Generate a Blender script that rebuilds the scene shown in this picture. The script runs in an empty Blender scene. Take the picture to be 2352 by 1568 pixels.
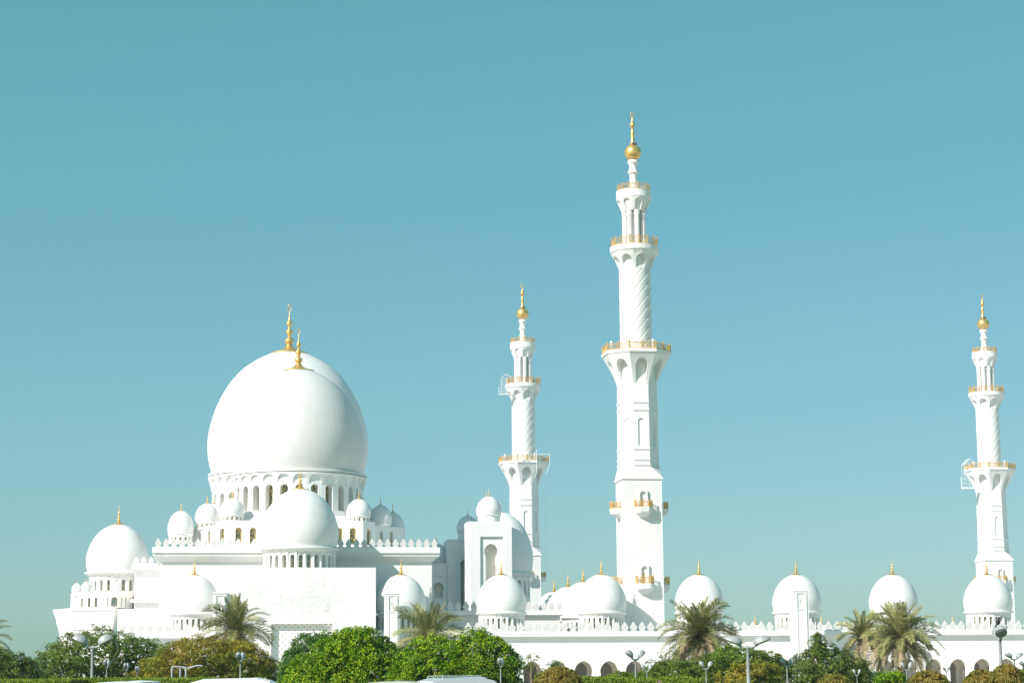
import bpy, math, random
import numpy as np
from mathutils import Matrix, Vector
R_ = math.radians
random.seed(11)
sc = bpy.context.scene
COL = sc.collection

# ------------------------------------------------------------------ camera
FPX, CX, CY = 4700.0, 1176.0, 784.0          # focal length and centre in 2352-px units
PITCH, YAW, ROLL = R_(9.40), R_(8.0), R_(-0.42)
CAM = Vector((0.0, 0.0, 1.7))
MC = Matrix.Rotation(-YAW, 3, 'Z') @ Matrix.Rotation(math.pi/2 + PITCH, 3, 'X') @ Matrix.Rotation(ROLL, 3, 'Z')
MT = MC.transposed()
cd = bpy.data.cameras.new('camera'); cam = bpy.data.objects.new('camera', cd); COL.objects.link(cam)
cam.matrix_world = Matrix.Translation(CAM) @ MC.to_4x4()
cd.sensor_width = 36.0; cd.lens = FPX/2352.0*36.0; cd.clip_start = 0.5; cd.clip_end = 9000
sc.camera = cam

# ------------------------------------------------------------------ light
SUN_AZ, SUN_EL = R_(55), R_(35)
tosun = Vector((-math.sin(SUN_AZ)*math.cos(SUN_EL), -math.cos(SUN_AZ)*math.cos(SUN_EL), math.sin(SUN_EL)))
w = bpy.data.worlds.new("World"); sc.world = w; w.use_nodes = True
nt = w.node_tree; bg = nt.nodes['Background']
sky = nt.nodes.new('ShaderNodeTexSky'); sky.sky_type = 'NISHITA'; sky.sun_disc = False
sky.sun_elevation = SUN_EL; sky.sun_rotation = math.pi + SUN_AZ
sky.air_density = 1.0; sky.dust_density = 0.7; sky.ozone_density = 3.0
hs = nt.nodes.new('ShaderNodeHueSaturation'); hs.inputs['Saturation'].default_value = 1.0
mx = nt.nodes.new('ShaderNodeMix'); mx.data_type = 'RGBA'; mx.blend_type = 'MULTIPLY'
mx.inputs['Factor'].default_value = 1.0; mx.inputs[7].default_value = (0.48, 0.43, 0.50, 1)
ad = nt.nodes.new('ShaderNodeMix'); ad.data_type = 'RGBA'; ad.blend_type = 'ADD'; ad.inputs['Factor'].default_value = 1.0; ad.inputs[7].default_value = (0.06, 1.54, 1.14, 1)
nt.links.new(sky.outputs[0], hs.inputs['Color']); nt.links.new(hs.outputs[0], mx.inputs[6])
nt.links.new(mx.outputs[2], ad.inputs[6]); nt.links.new(ad.outputs[2], bg.inputs[0]); bg.inputs[1].default_value = 0.111
sd = bpy.data.lights.new('sun', 'SUN'); sd.energy = 4.9; sd.angle = R_(0.5); sd.color = (1.0, 0.92, 0.875)
so = bpy.data.objects.new('sun', sd); COL.objects.link(so)
so.rotation_euler = tosun.to_track_quat('Z', 'Y').to_euler()
so.location = (-100, -100, 200)
sc.view_settings.view_transform = 'Standard'; sc.view_settings.look = 'None'
sc.view_settings.gamma = 1.0; sc.view_settings.use_curve_mapping = False
sc.view_settings.exposure = 0.43
sc.cycles.max_bounces = 6; sc.cycles.diffuse_bounces = 4; sc.cycles.glossy_bounces = 2
sc.cycles.transparent_max_bounces = 6

# ------------------------------------------------------------------ pixel helpers (2352-wide photo units)
def ray(px, py):
    return MC @ Vector(((px-CX)/FPX, (CY-py)/FPX, -1.0))
def at(px, py, Y):
    d = ray(px, py); return CAM + d*((Y-CAM.y)/d.y)
def atd(px, py, D):                      # by distance along the view axis
    return CAM + ray(px, py)*D
def depth(p):
    return -(MT @ (Vector(p)-CAM)).z
def scl(p): return FPX/depth(p)
def zat(py, X, Y):                       # height of point over (X,Y) seen at row py
    p0 = MT @ (Vector((X, Y, 0))-CAM); p1 = MT @ Vector((0, 0, 1)); t = (CY-py)/FPX
    return -(p0.y + t*p0.z)/(p1.y + t*p1.z)
def xat(px, Y, z):
    p0 = MT @ (Vector((0, Y, z))-CAM); p1 = MT @ Vector((1, 0, 0)); t = (px-CX)/FPX
    return -(p0.x + t*p0.z)/(p1.x + t*p1.z)

# ------------------------------------------------------------------ materials
MATS = {}
def nm(name):
    m = bpy.data.materials.new(name); m.use_nodes = True; MATS[name] = m
    return m, m.node_tree, m.node_tree.nodes['Principled BSDF']
def N(t, kind, **kw):
    n = t.nodes.new(kind)
    for k, v in kw.items():
        if k in n.inputs.keys(): n.inputs[k].default_value = v
        else: setattr(n, k, v)
    return n
def ramp(t, stops, src):
    r = t.nodes.new('ShaderNodeValToRGB'); e = r.color_ramp.elements
    while len(e) < len(stops): e.new(0.5)
    for q, (p, c) in zip(e, stops): q.position = p; q.color = (*c, 1)
    t.links.new(src, r.inputs[0]); return r
def stone(name, c0, c1, rough=0.55, tile=None, mort=0.82, relief=0.0, rscale=2.0, dist=0.1):
    m, t, b = nm(name)
    tc = N(t, 'ShaderNodeTexCoord')
    n1 = N(t, 'ShaderNodeTexNoise', Scale=0.35, Detail=5.0, Roughness=0.6); t.links.new(tc.outputs['Object'], n1.inputs['Vector'])
    r = ramp(t, [(0.3, c0), (0.7, c1)], n1.outputs['Fac']); col = r.outputs[0]
    b.inputs['Roughness'].default_value = rough
    bump = None
    mpn = N(t, 'ShaderNodeMapping'); mpn.inputs['Scale'].default_value = (1.3, 1.3, 0.09); t.links.new(tc.outputs['Object'], mpn.inputs[0])
    n2 = N(t, 'ShaderNodeTexNoise', Scale=1.0, Detail=4.0, Roughness=0.7); t.links.new(mpn.outputs[0], n2.inputs['Vector'])
    r2 = ramp(t, [(0.35, (0.955, 0.95, 0.935)), (0.55, (1, 1, 1))], n2.outputs['Fac'])
    m2 = N(t, 'ShaderNodeMix', data_type='RGBA', blend_type='MULTIPLY'); m2.inputs[0].default_value = 1.0
    t.links.new(col, m2.inputs[6]); t.links.new(r2.outputs[0], m2.inputs[7]); col = m2.outputs[2]
    if tile:
        sx = N(t, 'ShaderNodeSeparateXYZ'); t.links.new(tc.outputs['Object'], sx.inputs[0])
        ad = N(t, 'ShaderNodeMath', operation='ADD'); t.links.new(sx.outputs[0], ad.inputs[0]); t.links.new(sx.outputs[1], ad.inputs[1])
        cb = N(t, 'ShaderNodeCombineXYZ'); t.links.new(ad.outputs[0], cb.inputs[0]); t.links.new(sx.outputs[2], cb.inputs[1])
        br = N(t, 'ShaderNodeTexBrick'); br.inputs['Scale'].default_value = tile
        br.inputs['Mortar Size'].default_value = 0.018; br.inputs['Color1'].default_value = (1, 1, 1, 1)
        br.inputs['Color2'].default_value = (0.975, 0.975, 0.97, 1); br.inputs['Mortar'].default_value = (mort, mort*.995, mort*.975, 1)
        t.links.new(cb.outputs[0], br.inputs['Vector'])
        mm = N(t, 'ShaderNodeMix', data_type='RGBA', blend_type='MULTIPLY'); mm.inputs[0].default_value = 1.0
        t.links.new(col, mm.inputs[6]); t.links.new(br.outputs['Color'], mm.inputs[7]); col = mm.outputs[2]
    if relief:
        v = N(t, 'ShaderNodeTexVoronoi', feature='SMOOTH_F1', Scale=rscale); t.links.new(tc.outputs['Object'], v.inputs['Vector'])
        bump = N(t, 'ShaderNodeBump', Strength=relief, Distance=dist); t.links.new(v.outputs['Distance'], bump.inputs['Height'])
        t.links.new(bump.outputs[0], b.inputs['Normal'])
    t.links.new(col, b.inputs['Base Color'])
    return m
MARBLE = stone('white_marble', (0.77, 0.765, 0.745), (0.83, 0.825, 0.805), tile=0.55)
PLAIN = stone('white_stone', (0.77, 0.765, 0.745), (0.82, 0.815, 0.795))
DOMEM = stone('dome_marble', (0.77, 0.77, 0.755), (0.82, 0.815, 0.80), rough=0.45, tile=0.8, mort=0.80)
DOME_DIM = stone('dim_lit_dome_marble', (0.66, 0.655, 0.635), (0.71, 0.705, 0.685), rough=0.5, tile=0.8, mort=0.80)  # dome marble darkened: near dome's dimmer light painted into the colour
CARVED = stone('carved_marble', (0.74, 0.73, 0.70), (0.81, 0.80, 0.78), relief=0.6, rscale=3.2, dist=0.08)
MERL = stone('carved_merlon_stone', (0.58, 0.575, 0.55), (0.70, 0.69, 0.67), relief=0.7, rscale=5.0, dist=0.06)
GROUT = stone('beige_joint', (0.30, 0.28, 0.23), (0.38, 0.36, 0.30))
INNER = stone('cream_plaster', (0.80, 0.74, 0.63), (0.85, 0.79, 0.68), rough=0.8)
PAVE = stone('pale_paving', (0.70, 0.68, 0.64), (0.78, 0.76, 0.72), rough=0.8, tile=0.8)

def simple(name, col, rough=0.5, metal=0.0, var=0.12, sc_=3.0, spec=None):
    m, t, b = nm(name)
    tc = N(t, 'ShaderNodeTexCoord'); n1 = N(t, 'ShaderNodeTexNoise', Scale=sc_, Detail=4.0); t.links.new(tc.outputs['Object'], n1.inputs['Vector'])
    a = tuple(max(0, c*(1-var)) for c in col); d = tuple(min(1, c*(1+var)) for c in col)
    r = ramp(t, [(0.3, a), (0.7, d)], n1.outputs['Fac']); t.links.new(r.outputs[0], b.inputs['Base Color'])
    b.inputs['Roughness'].default_value = rough; b.inputs['Metallic'].default_value = metal
    return m
GOLD = simple('gilded_metal', (0.80, 0.52, 0.17), 0.36, 0.75)
GOLDR = simple('gilded_railing', (0.70, 0.45, 0.16), 0.42, 0.45)
GREYM = simple('grey_painted_metal', (0.36, 0.38, 0.37), 0.45, 0.1)
DARKM = simple('dark_underside', (0.09, 0.095, 0.10), 0.5)
LENSM = simple('grey_lens', (0.30, 0.31, 0.31), 0.35)
WHITEM = simple('white_painted_steel', (0.72, 0.74, 0.74), 0.4, 0.0, 0.06)
BARK = simple('bark', (0.20, 0.14, 0.09), 0.9, 0, 0.35, 9)
PALMBARK = simple('palm_bark', (0.24, 0.16, 0.09), 0.9, 0, 0.4, 14)
RUBBER = simple('rubber', (0.025, 0.025, 0.025), 0.8)
BIRDM = simple('black_feathers', (0.02, 0.02, 0.024), 0.5)
def lattice(name, glass, gold, scale, width):
    m, t, b = nm(name); tc = N(t, 'ShaderNodeTexCoord')
    v = N(t, 'ShaderNodeTexVoronoi', feature='DISTANCE_TO_EDGE', Scale=scale, Randomness=0.55); t.links.new(tc.outputs['Object'], v.inputs['Vector'])
    lt = N(t, 'ShaderNodeMath', operation='LESS_THAN'); lt.inputs[1].default_value = width
    t.links.new(v.outputs['Distance'], lt.inputs[0])
    r = ramp(t, [(0.0, glass), (1.0, gold)], lt.outputs[0]); t.links.new(r.outputs[0], b.inputs['Base Color'])
    b.inputs['Roughness'].default_value = 0.25
    return m
GLASS = lattice('lattice_glass', (0.045, 0.075, 0.06), (0.62, 0.45, 0.12), 1.9, 0.055)
GLASSP = simple('teal_glass', (0.14, 0.20, 0.17), 0.12, 0.0, 0.3, 1.0)
def mosaic():
    m, t, b = nm('star_mosaic'); tc = N(t, 'ShaderNodeTexCoord')
    v = N(t, 'ShaderNodeTexVoronoi', feature='F1', Scale=1.35, Randomness=0.0); t.links.new(tc.outputs['Object'], v.inputs['Vector'])
    sx = N(t, 'ShaderNodeSeparateXYZ'); t.links.new(tc.outputs['Object'], sx.inputs[0])
    cb = N(t, 'ShaderNodeCombineXYZ'); t.links.new(sx.outputs[0], cb.inputs[0]); t.links.new(sx.outputs[2], cb.inputs[1])
    rt = N(t, 'ShaderNodeMapping'); rt.inputs['Rotation'].default_value = (0, 0, R_(45)); t.links.new(cb.outputs[0], rt.inputs[0]); t.links.new(rt.outputs[0], v.inputs['Vector'])
    r = ramp(t, [(0.0, (0.42, 0.26, 0.12)), (0.13, (0.42, 0.26, 0.12)), (0.17, (0.80, 0.79, 0.76)), (1.0, (0.80, 0.79, 0.76))], v.outputs['Distance'])
    t.links.new(r.outputs[0], b.inputs['Base Color']); b.inputs['Roughness'].default_value = 0.5
    return m
MOSAIC = mosaic()
def leafmat(name, cols, patch=None, patchscale=0.35, trans=0.18):
    """per-leaf hue variation; patch = second palette mixed in by a low noise (dry foliage)"""
    m, t, b = nm(name)
    g = N(t, 'ShaderNodeNewGeometry'); n = len(cols)
    r = ramp(t, [(i/(n-1), c) for i, c in enumerate(cols)], g.outputs['Random Per Island']); col = r.outputs[0]
    if patch:
        r2 = ramp(t, [(i/(len(patch)-1), c) for i, c in enumerate(patch)], g.outputs['Random Per Island'])
        tc = N(t, 'ShaderNodeTexCoord'); no = N(t, 'ShaderNodeTexNoise', Scale=patchscale, Detail=3.0); t.links.new(tc.outputs['Object'], no.inputs['Vector'])
        rr = ramp(t, [(0.42, (0, 0, 0)), (0.58, (1, 1, 1))], no.outputs['Fac'])
        mm = N(t, 'ShaderNodeMix', data_type='RGBA'); t.links.new(rr.outputs[0], mm.inputs[0]); t.links.new(col, mm.inputs[6]); t.links.new(r2.outputs[0], mm.inputs[7]); col = mm.outputs[2]
    t.links.new(col, b.inputs['Base Color']); b.inputs['Roughness'].default_value = 0.55
    b.inputs['Specular IOR Level'].default_value = 0.25
    tr = N(t, 'ShaderNodeBsdfTranslucent'); t.links.new(col, tr.inputs[0])
    ms = N(t, 'ShaderNodeMixShader'); ms.inputs[0].default_value = trans
    t.links.new(b.outputs[0], ms.inputs[1]); t.links.new(tr.outputs[0], ms.inputs[2])
    t.links.new(ms.outputs[0], t.nodes['Material Output'].inputs[0])
    return m
L_GREEN = leafmat('bright_foliage', [(0.035, 0.12, 0.003), (0.10, 0.25, 0.004), (0.23, 0.38, 0.005), (0.48, 0.52, 0.01)], [(0.03, 0.10, 0.004), (0.07, 0.18, 0.006), (0.20, 0.25, 0.015)])
L_DEEP = leafmat('deep_green_foliage', [(0.03, 0.10, 0.012), (0.07, 0.18, 0.015), (0.13, 0.24, 0.02)])
L_FLAT = leafmat('feathery_foliage', [(0.07, 0.13, 0.018), (0.14, 0.23, 0.022), (0.22, 0.30, 0.03)], [(0.09, 0.13, 0.025), (0.20, 0.24, 0.035)])
L_OCHRE = leafmat('drying_foliage', [(0.14, 0.18, 0.02), (0.32, 0.29, 0.03), (0.44, 0.28, 0.04)], [(0.09, 0.17, 0.018), (0.18, 0.26, 0.025), (0.34, 0.31, 0.035)])
L_OLIVE = leafmat('olive_foliage', [(0.06, 0.11, 0.02), (0.13, 0.20, 0.03), (0.22, 0.27, 0.05)], [(0.07, 0.12, 0.02), (0.20, 0.22, 0.05)])
L_BUSH = leafmat('ochre_shrub_foliage', [(0.12, 0.12, 0.02), (0.26, 0.22, 0.035), (0.36, 0.20, 0.05)], [(0.10, 0.15, 0.02), (0.22, 0.24, 0.03)])
L_HEDGE = leafmat('hedge_foliage', [(0.09, 0.16, 0.015), (0.18, 0.26, 0.02), (0.26, 0.32, 0.03)])
L_PALM = leafmat('palm_fronds', [(0.16, 0.18, 0.05), (0.30, 0.30, 0.10), (0.46, 0.43, 0.19)], None, trans=0.15)
L_PALMD = leafmat('dry_palm_fronds', [(0.26, 0.21, 0.10), (0.40, 0.33, 0.18), (0.52, 0.44, 0.27)], None, trans=0.15)
def ground_mat(name, stops, s=0.5, rough=0.9):
    m, t, b = nm(name); tc = N(t, 'ShaderNodeTexCoord')
    n1 = N(t, 'ShaderNodeTexNoise', Scale=s, Detail=8.0, Roughness=0.65); t.links.new(tc.outputs['Object'], n1.inputs['Vector'])
    r = ramp(t, stops, n1.outputs['Fac']); t.links.new(r.outputs[0], b.inputs['Base Color']); b.inputs['Roughness'].default_value = rough
    bp = N(t, 'ShaderNodeBump', Strength=0.5); t.links.new(n1.outputs['Fac'], bp.inputs['Height']); t.links.new(bp.outputs[0], b.inputs['Normal'])
    return m
GRASS = ground_mat('lawn', [(0.3, (0.05, 0.10, 0.02)), (0.7, (0.10, 0.17, 0.03))], 1.5)
SAND = ground_mat('sand', [(0.3, (0.50, 0.45, 0.37)), (0.7, (0.60, 0.55, 0.46))], 0.05)
ASPH = ground_mat('asphalt', [(0.3, (0.045, 0.045, 0.047)), (0.7, (0.065, 0.065, 0.067))], 4.0)
KERB = ground_mat('kerb_stone', [(0.3, (0.42, 0.41, 0.39)), (0.7, (0.5, 0.49, 0.47))], 2.0)
PAINTW = simple('road_paint', (0.75, 0.75, 0.73), 0.6)

# ------------------------------------------------------------------ mesh builder
class MB:
    def __init__(s): s.v = []; s.f = []; s.m = []
    def vert(s, p): s.v.append(tuple(p)); return len(s.v)-1
    def face(s, pts, m=0):
        b = len(s.v); s.v.extend(tuple(p) for p in pts); s.f.append(tuple(range(b, b+len(pts)))); s.m.append(m)
    def grid(s, rows, m=0, closed=True):
        b = len(s.v); n = len(rows[0])
        for r in rows: s.v.extend(tuple(p) for p in r)
        for i in range(len(rows)-1):
            for j in range(n if closed else n-1):
                k = (j+1) % n
                s.f.append((b+i*n+j, b+i*n+k, b+(i+1)*n+k, b+(i+1)*n+j)); s.m.append(m)
    def lathe(s, prof, n=48, c=(0, 0), m=0, a0=0.0, cap=True):
        rows = [[(c[0]+r*math.sin(a0+2*math.pi*j/n), c[1]-r*math.cos(a0+2*math.pi*j/n), z) for j in range(n)] for r, z in prof]
        s.grid(rows, m)
        if cap:
            for r, z in (prof[0], prof[-1]):
                if r > 1e-4: s.face([(c[0]+r*math.sin(a0+2*math.pi*j/n), c[1]-r*math.cos(a0+2*math.pi*j/n), z) for j in range(n)], m)
    def box(s, x0, x1, y0, y1, z0, z1, m=0):
        p = [(x, y, z) for z in (z0, z1) for y in (y0, y1) for x in (x0, x1)]
        b = len(s.v); s.v.extend(p)
        for q in ((0, 2, 3, 1), (4, 5, 7, 6), (0, 1, 5, 4), (2, 6, 7, 3), (0, 4, 6, 2), (1, 3, 7, 5)):
            s.f.append(tuple(b+i for i in q)); s.m.append(m)
    def prism(s, poly, z0, z1, m=0, poly1=None):
        q = poly1 or poly; n = len(poly)
        s.grid([[(x, y, z0) for x, y in poly], [(x, y, z1) for x, y in q]], m)
        s.face([(x, y, z0) for x, y in poly][::-1], m); s.face([(x, y, z1) for x, y in q], m)
    def tube(s, pts, r, n=6, m=0, r1=None):
        pts = [Vector(p) for p in pts]; rows = []
        for i, p in enumerate(pts):
            d = (pts[min(i+1, len(pts)-1)] - pts[max(i-1, 0)]).normalized()
            up = Vector((0, 0, 1)) if abs(d.z) < 0.9 else Vector((0, 1, 0))
            a = d.cross(up).normalized(); b2 = d.cross(a)
            rr = r if r1 is None else r + (r1-r)*i/(len(pts)-1)
            rows.append([p + a*rr*math.cos(2*math.pi*k/n) + b2*rr*math.sin(2*math.pi*k/n) for k in range(n)])
        s.grid(rows, m); s.face(rows[0][::-1], m); s.face(rows[-1], m)
    def sphere(s, c, r, n=14, m=0, sz=(1, 1, 1)):
        s.grid([[(c[0]+sz[0]*r*math.sin(t)*math.cos(a), c[1]+sz[1]*r*math.sin(t)*math.sin(a), c[2]+sz[2]*r*math.cos(t))
                 for a in [2*math.pi*j/n for j in range(n)]] for t in [max(1e-3, math.pi*i/8*0.999) for i in range(9)]], m)
    def build(s, name, mats, parent=None, loc=(0, 0, 0), smooth=False, rz=0.0):
        me = bpy.data.meshes.new(name); me.from_pydata(s.v, [], s.f)
        if not isinstance(mats, (list, tuple)): mats = [mats]
        for m in mats: me.materials.append(m)
        if len(mats) > 1: me.polygons.foreach_set('material_index', s.m)
        me.validate()
        if smooth:
            me.polygons.foreach_set('use_smooth', [True]*len(me.polygons)); 
            try: me.set_sharp_from_angle(angle=R_(38))
            except Exception: pass
        me.update()
        o = bpy.data.objects.new(name, me); COL.objects.link(o); o.location = loc; o.rotation_euler.z = rz
        if parent: o.parent = parent
        return o

def tag(o, label=None, cat=None, group=None, kind=None):
    if label: o['label'] = label
    if cat: o['category'] = cat
    if group: o['group'] = group
    if kind: o['kind'] = kind
    return o
def empty(name, loc, label, cat, group=None, rz=0.0):
    o = bpy.data.objects.new(name, None); COL.objects.link(o); o.location = loc; o.rotation_euler.z = rz
    return tag(o, label, cat, group)
def copy_tree(o, parent=None, loc=None, rz=None, label=None):
    c = o.copy(); COL.objects.link(c); c.parent = parent
    if loc is not None: c.location = loc
    if rz is not None: c.rotation_euler.z = rz
    if label: c['label'] = label
    for ch in list(o.children): copy_tree(ch, c)
    return c

# opening profiles: list of (half width, z) from sill to apex
def op_round(w, zb, zs, n=8):
    return [(w, zb), (w, zs)] + [(w*math.cos(math.pi/2*i/n), zs + w*math.sin(math.pi/2*i/n)) for i in range(1, n+1)]
def op_pointed(w, zb, zs, k=1.12, n=10):
    r = w*k; c = r-w; amax = math.acos(c/r)
    return [(w, zb), (w, zs)] + [(max(0, r*math.cos(amax*i/n)-c), zs + r*math.sin(amax*i/n)) for i in range(1, n+1)]
def op_horse(w, wj, zb, zs, n=14):     # jamb half-width wj, circle radius w centred at zs
    a0 = -math.acos(wj/w); pts = [(wj, zb)]
    for i in range(n+1):
        a = a0 + (math.pi/2-a0)*i/n; hw = w*math.cos(a); z = zs + w*math.sin(a)*(1.0 if a < 0.6 else 1.0+0.12*(a-0.6))
        pts.append((max(0, hw), z))
    return pts
def wall_bay(mb, mp, s0, s1, z0, z1, prof, d, m=0, fill=None, kx=1.0, zs_extra=(), mrev=None):
    """wall between s0..s1, z0..z1 with one opening (profile, half widths * kx) around the middle and reveals d deep"""
    mid = (s0+s1)/2; P = []
    if prof:
        if prof[0][1] > z0+1e-6: P += [(0, z0), (0, prof[0][1])]
        P += list(prof)
        if prof[-1][1] < z1-1e-6: P += [(0, prof[-1][1]), (0, z1)]
    else: P = [(0, z0), (0, z1)]
    Q = []
    for i in range(len(P)-1):
        Q.append(P[i]); (h0, a), (h1, b) = P[i], P[i+1]
        for z in sorted(zs_extra):
            if a+1e-5 < z < b-1e-5: Q.append((h0+(h1-h0)*(z-a)/(b-a), z))
    Q.append(P[-1])
    for (h0, a), (h1, b) in zip(Q[:-1], Q[1:]):
        h0 *= kx; h1 *= kx
        if b-a < 1e-6:
            if abs(h1-h0) > 1e-6 and d: mb.face([mp(mid-h1, a, 0), mp(mid+h1, a, 0), mp(mid+h1, a, d), mp(mid-h1, a, d)], m if mrev is None else mrev)
            continue
        mb.face([mp(s0, a, 0), mp(mid-h0, a, 0), mp(mid-h1, b, 0), mp(s0, b, 0)], m)
        mb.face([mp(mid+h0, a, 0), mp(s1, a, 0), mp(s1, b, 0), mp(mid+h1, b, 0)], m)
        if d and (h0 > 1e-6 or h1 > 1e-6):
            mr = m if mrev is None else mrev
            mb.face([mp(mid-h0, a, 0), mp(mid-h0, a, d), mp(mid-h1, b, d), mp(mid-h1, b, 0)], mr)
            mb.face([mp(mid+h0, a, d), mp(mid+h0, a, 0), mp(mid+h1, b, 0), mp(mid+h1, b, d)], mr)
            if fill is not None:
                mb.face([mp(mid-h0, a, d), mp(mid+h0, a, d), mp(mid+h1, b, d), mp(mid-h1, b, d)], fill)
def plane_map(o, u, nin):
    o = Vector(o); u = Vector(u); nin = Vector(nin)
    return lambda s, z, d: (o.x+u.x*s+nin.x*d, o.y+u.y*s+nin.y*d, o.z+z)
def cyl_map(R):
    Rf = R if callable(R) else (lambda z: R)
    return lambda a, z, d: ((Rf(z)-d)*math.sin(a), -(Rf(z)-d)*math.cos(a), z)
def pane(prof, glass, frame, fw=0.08, bars=0, name='window'):
    """window: glass pane plus raised gilded frame following the opening; faces -Y at y=0"""
    mb = MB()
    for (h0, a), (h1, b) in zip(prof[:-1], prof[1:]):
        mb.face([(-h0, 0, a), (h0, 0, a), (h1, 0, b), (-h1, 0, b)], 0)
        for sg in (-1, 1):
            g0 = max(0, h0-fw); g1 = max(0, h1-fw)
            mb.face([(sg*h0, -0.03, a), (sg*g0, -0.03, a), (sg*g1, -0.03, b-(fw if g1 == 0 else 0)), (sg*h1, -0.03, b)], 1)
    zb = prof[0][1]; h = prof[0][0]
    mb.box(-h, h, -0.06, -0.02, zb, zb+fw, 1)
    ht = prof[-1][1]-zb
    for k in range(bars):
        z = zb+ht*(k+1)/(bars+1); mb.box(-h*0.97, h*0.97, -0.05, -0.02, z-fw/2, z+fw/2, 1)
    return mb

# ------------------------------------------------------------------ domes and finials
DP = [(0, .945), (.03, .952), (.08, .975), (.15, .994), (.26, 1.0), (.36, .982), (.46, .942), (.56, .89), (.65, .823), (.73, .752), (.79, .68), (.86, .58), (.92, .455), (.96, .35), (1.0, .21), (1.015, .1), (1.02, 0.0)]
def dome_profile(R, H, z0=0.0, n=44):
    out = []
    T = [p[0] for p in DP]
    for i in range(n+1):
        t = 1.02*(i/n)**0.85; k = max(j for j in range(len(DP)) if T[j] <= t+1e-9); k = min(k, len(DP)-2)
        p = [DP[max(0, k-1)], DP[k], DP[k+1], DP[min(len(DP)-1, k+2)]]
        x = (t-p[1][0])/(p[2][0]-p[1][0])
        m1 = (p[2][1]-p[0][1])/max(1e-6, p[2][0]-p[0][0])*(p[2][0]-p[1][0]); m2 = (p[3][1]-p[1][1])/max(1e-6, p[3][0]-p[1][0])*(p[2][0]-p[1][0])
        r = (2*x**3-3*x*x+1)*p[1][1] + (x**3-2*x*x+x)*m1 + (-2*x**3+3*x*x)*p[2][1] + (x**3-x*x)*m2
        out.append((max(0.0, r)*R, z0+t*H))
    out[-1] = (0.0, out[-1][1])
    return out
FIN = [(1, -.01), (1, .012), (.9, .02), (.6, .045), (.36, .09), (.22, .14), (.15, .185), (.13, .20), (.20, .215), (.25, .245), (.255, .27), (.21, .30), (.12, .32), (.10, .335), (.12, .355), (.09, .37), (.10, .39), (.18, .415), (.205, .445), (.18, .475), (.09, .50), (.075, .52), (.09, .535), (.07, .55), (.10, .575), (.15, .60), (.16, .63), (.12, .66), (.055, .69), (.045, .74), (.03, .80), (.014, .86)]
def finial_mb(rd, H, n=20, ring=True):
    mb = MB(); mb.lathe([(r*rd, h*H) for r, h in FIN] + [(0.001, .87*H)], n)
    if ring:
        pts = []
        for k in range(15):
            a = -math.pi/2 + 0.5 + (2*math.pi-1.0)*k/14
            pts.append((rd*0.085*math.cos(a+math.pi), 0, H*0.93 + H*0.07*math.sin(a)*1.0))
        mb.tube(pts, rd*0.022+0.01, 5)
    return mb
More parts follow.
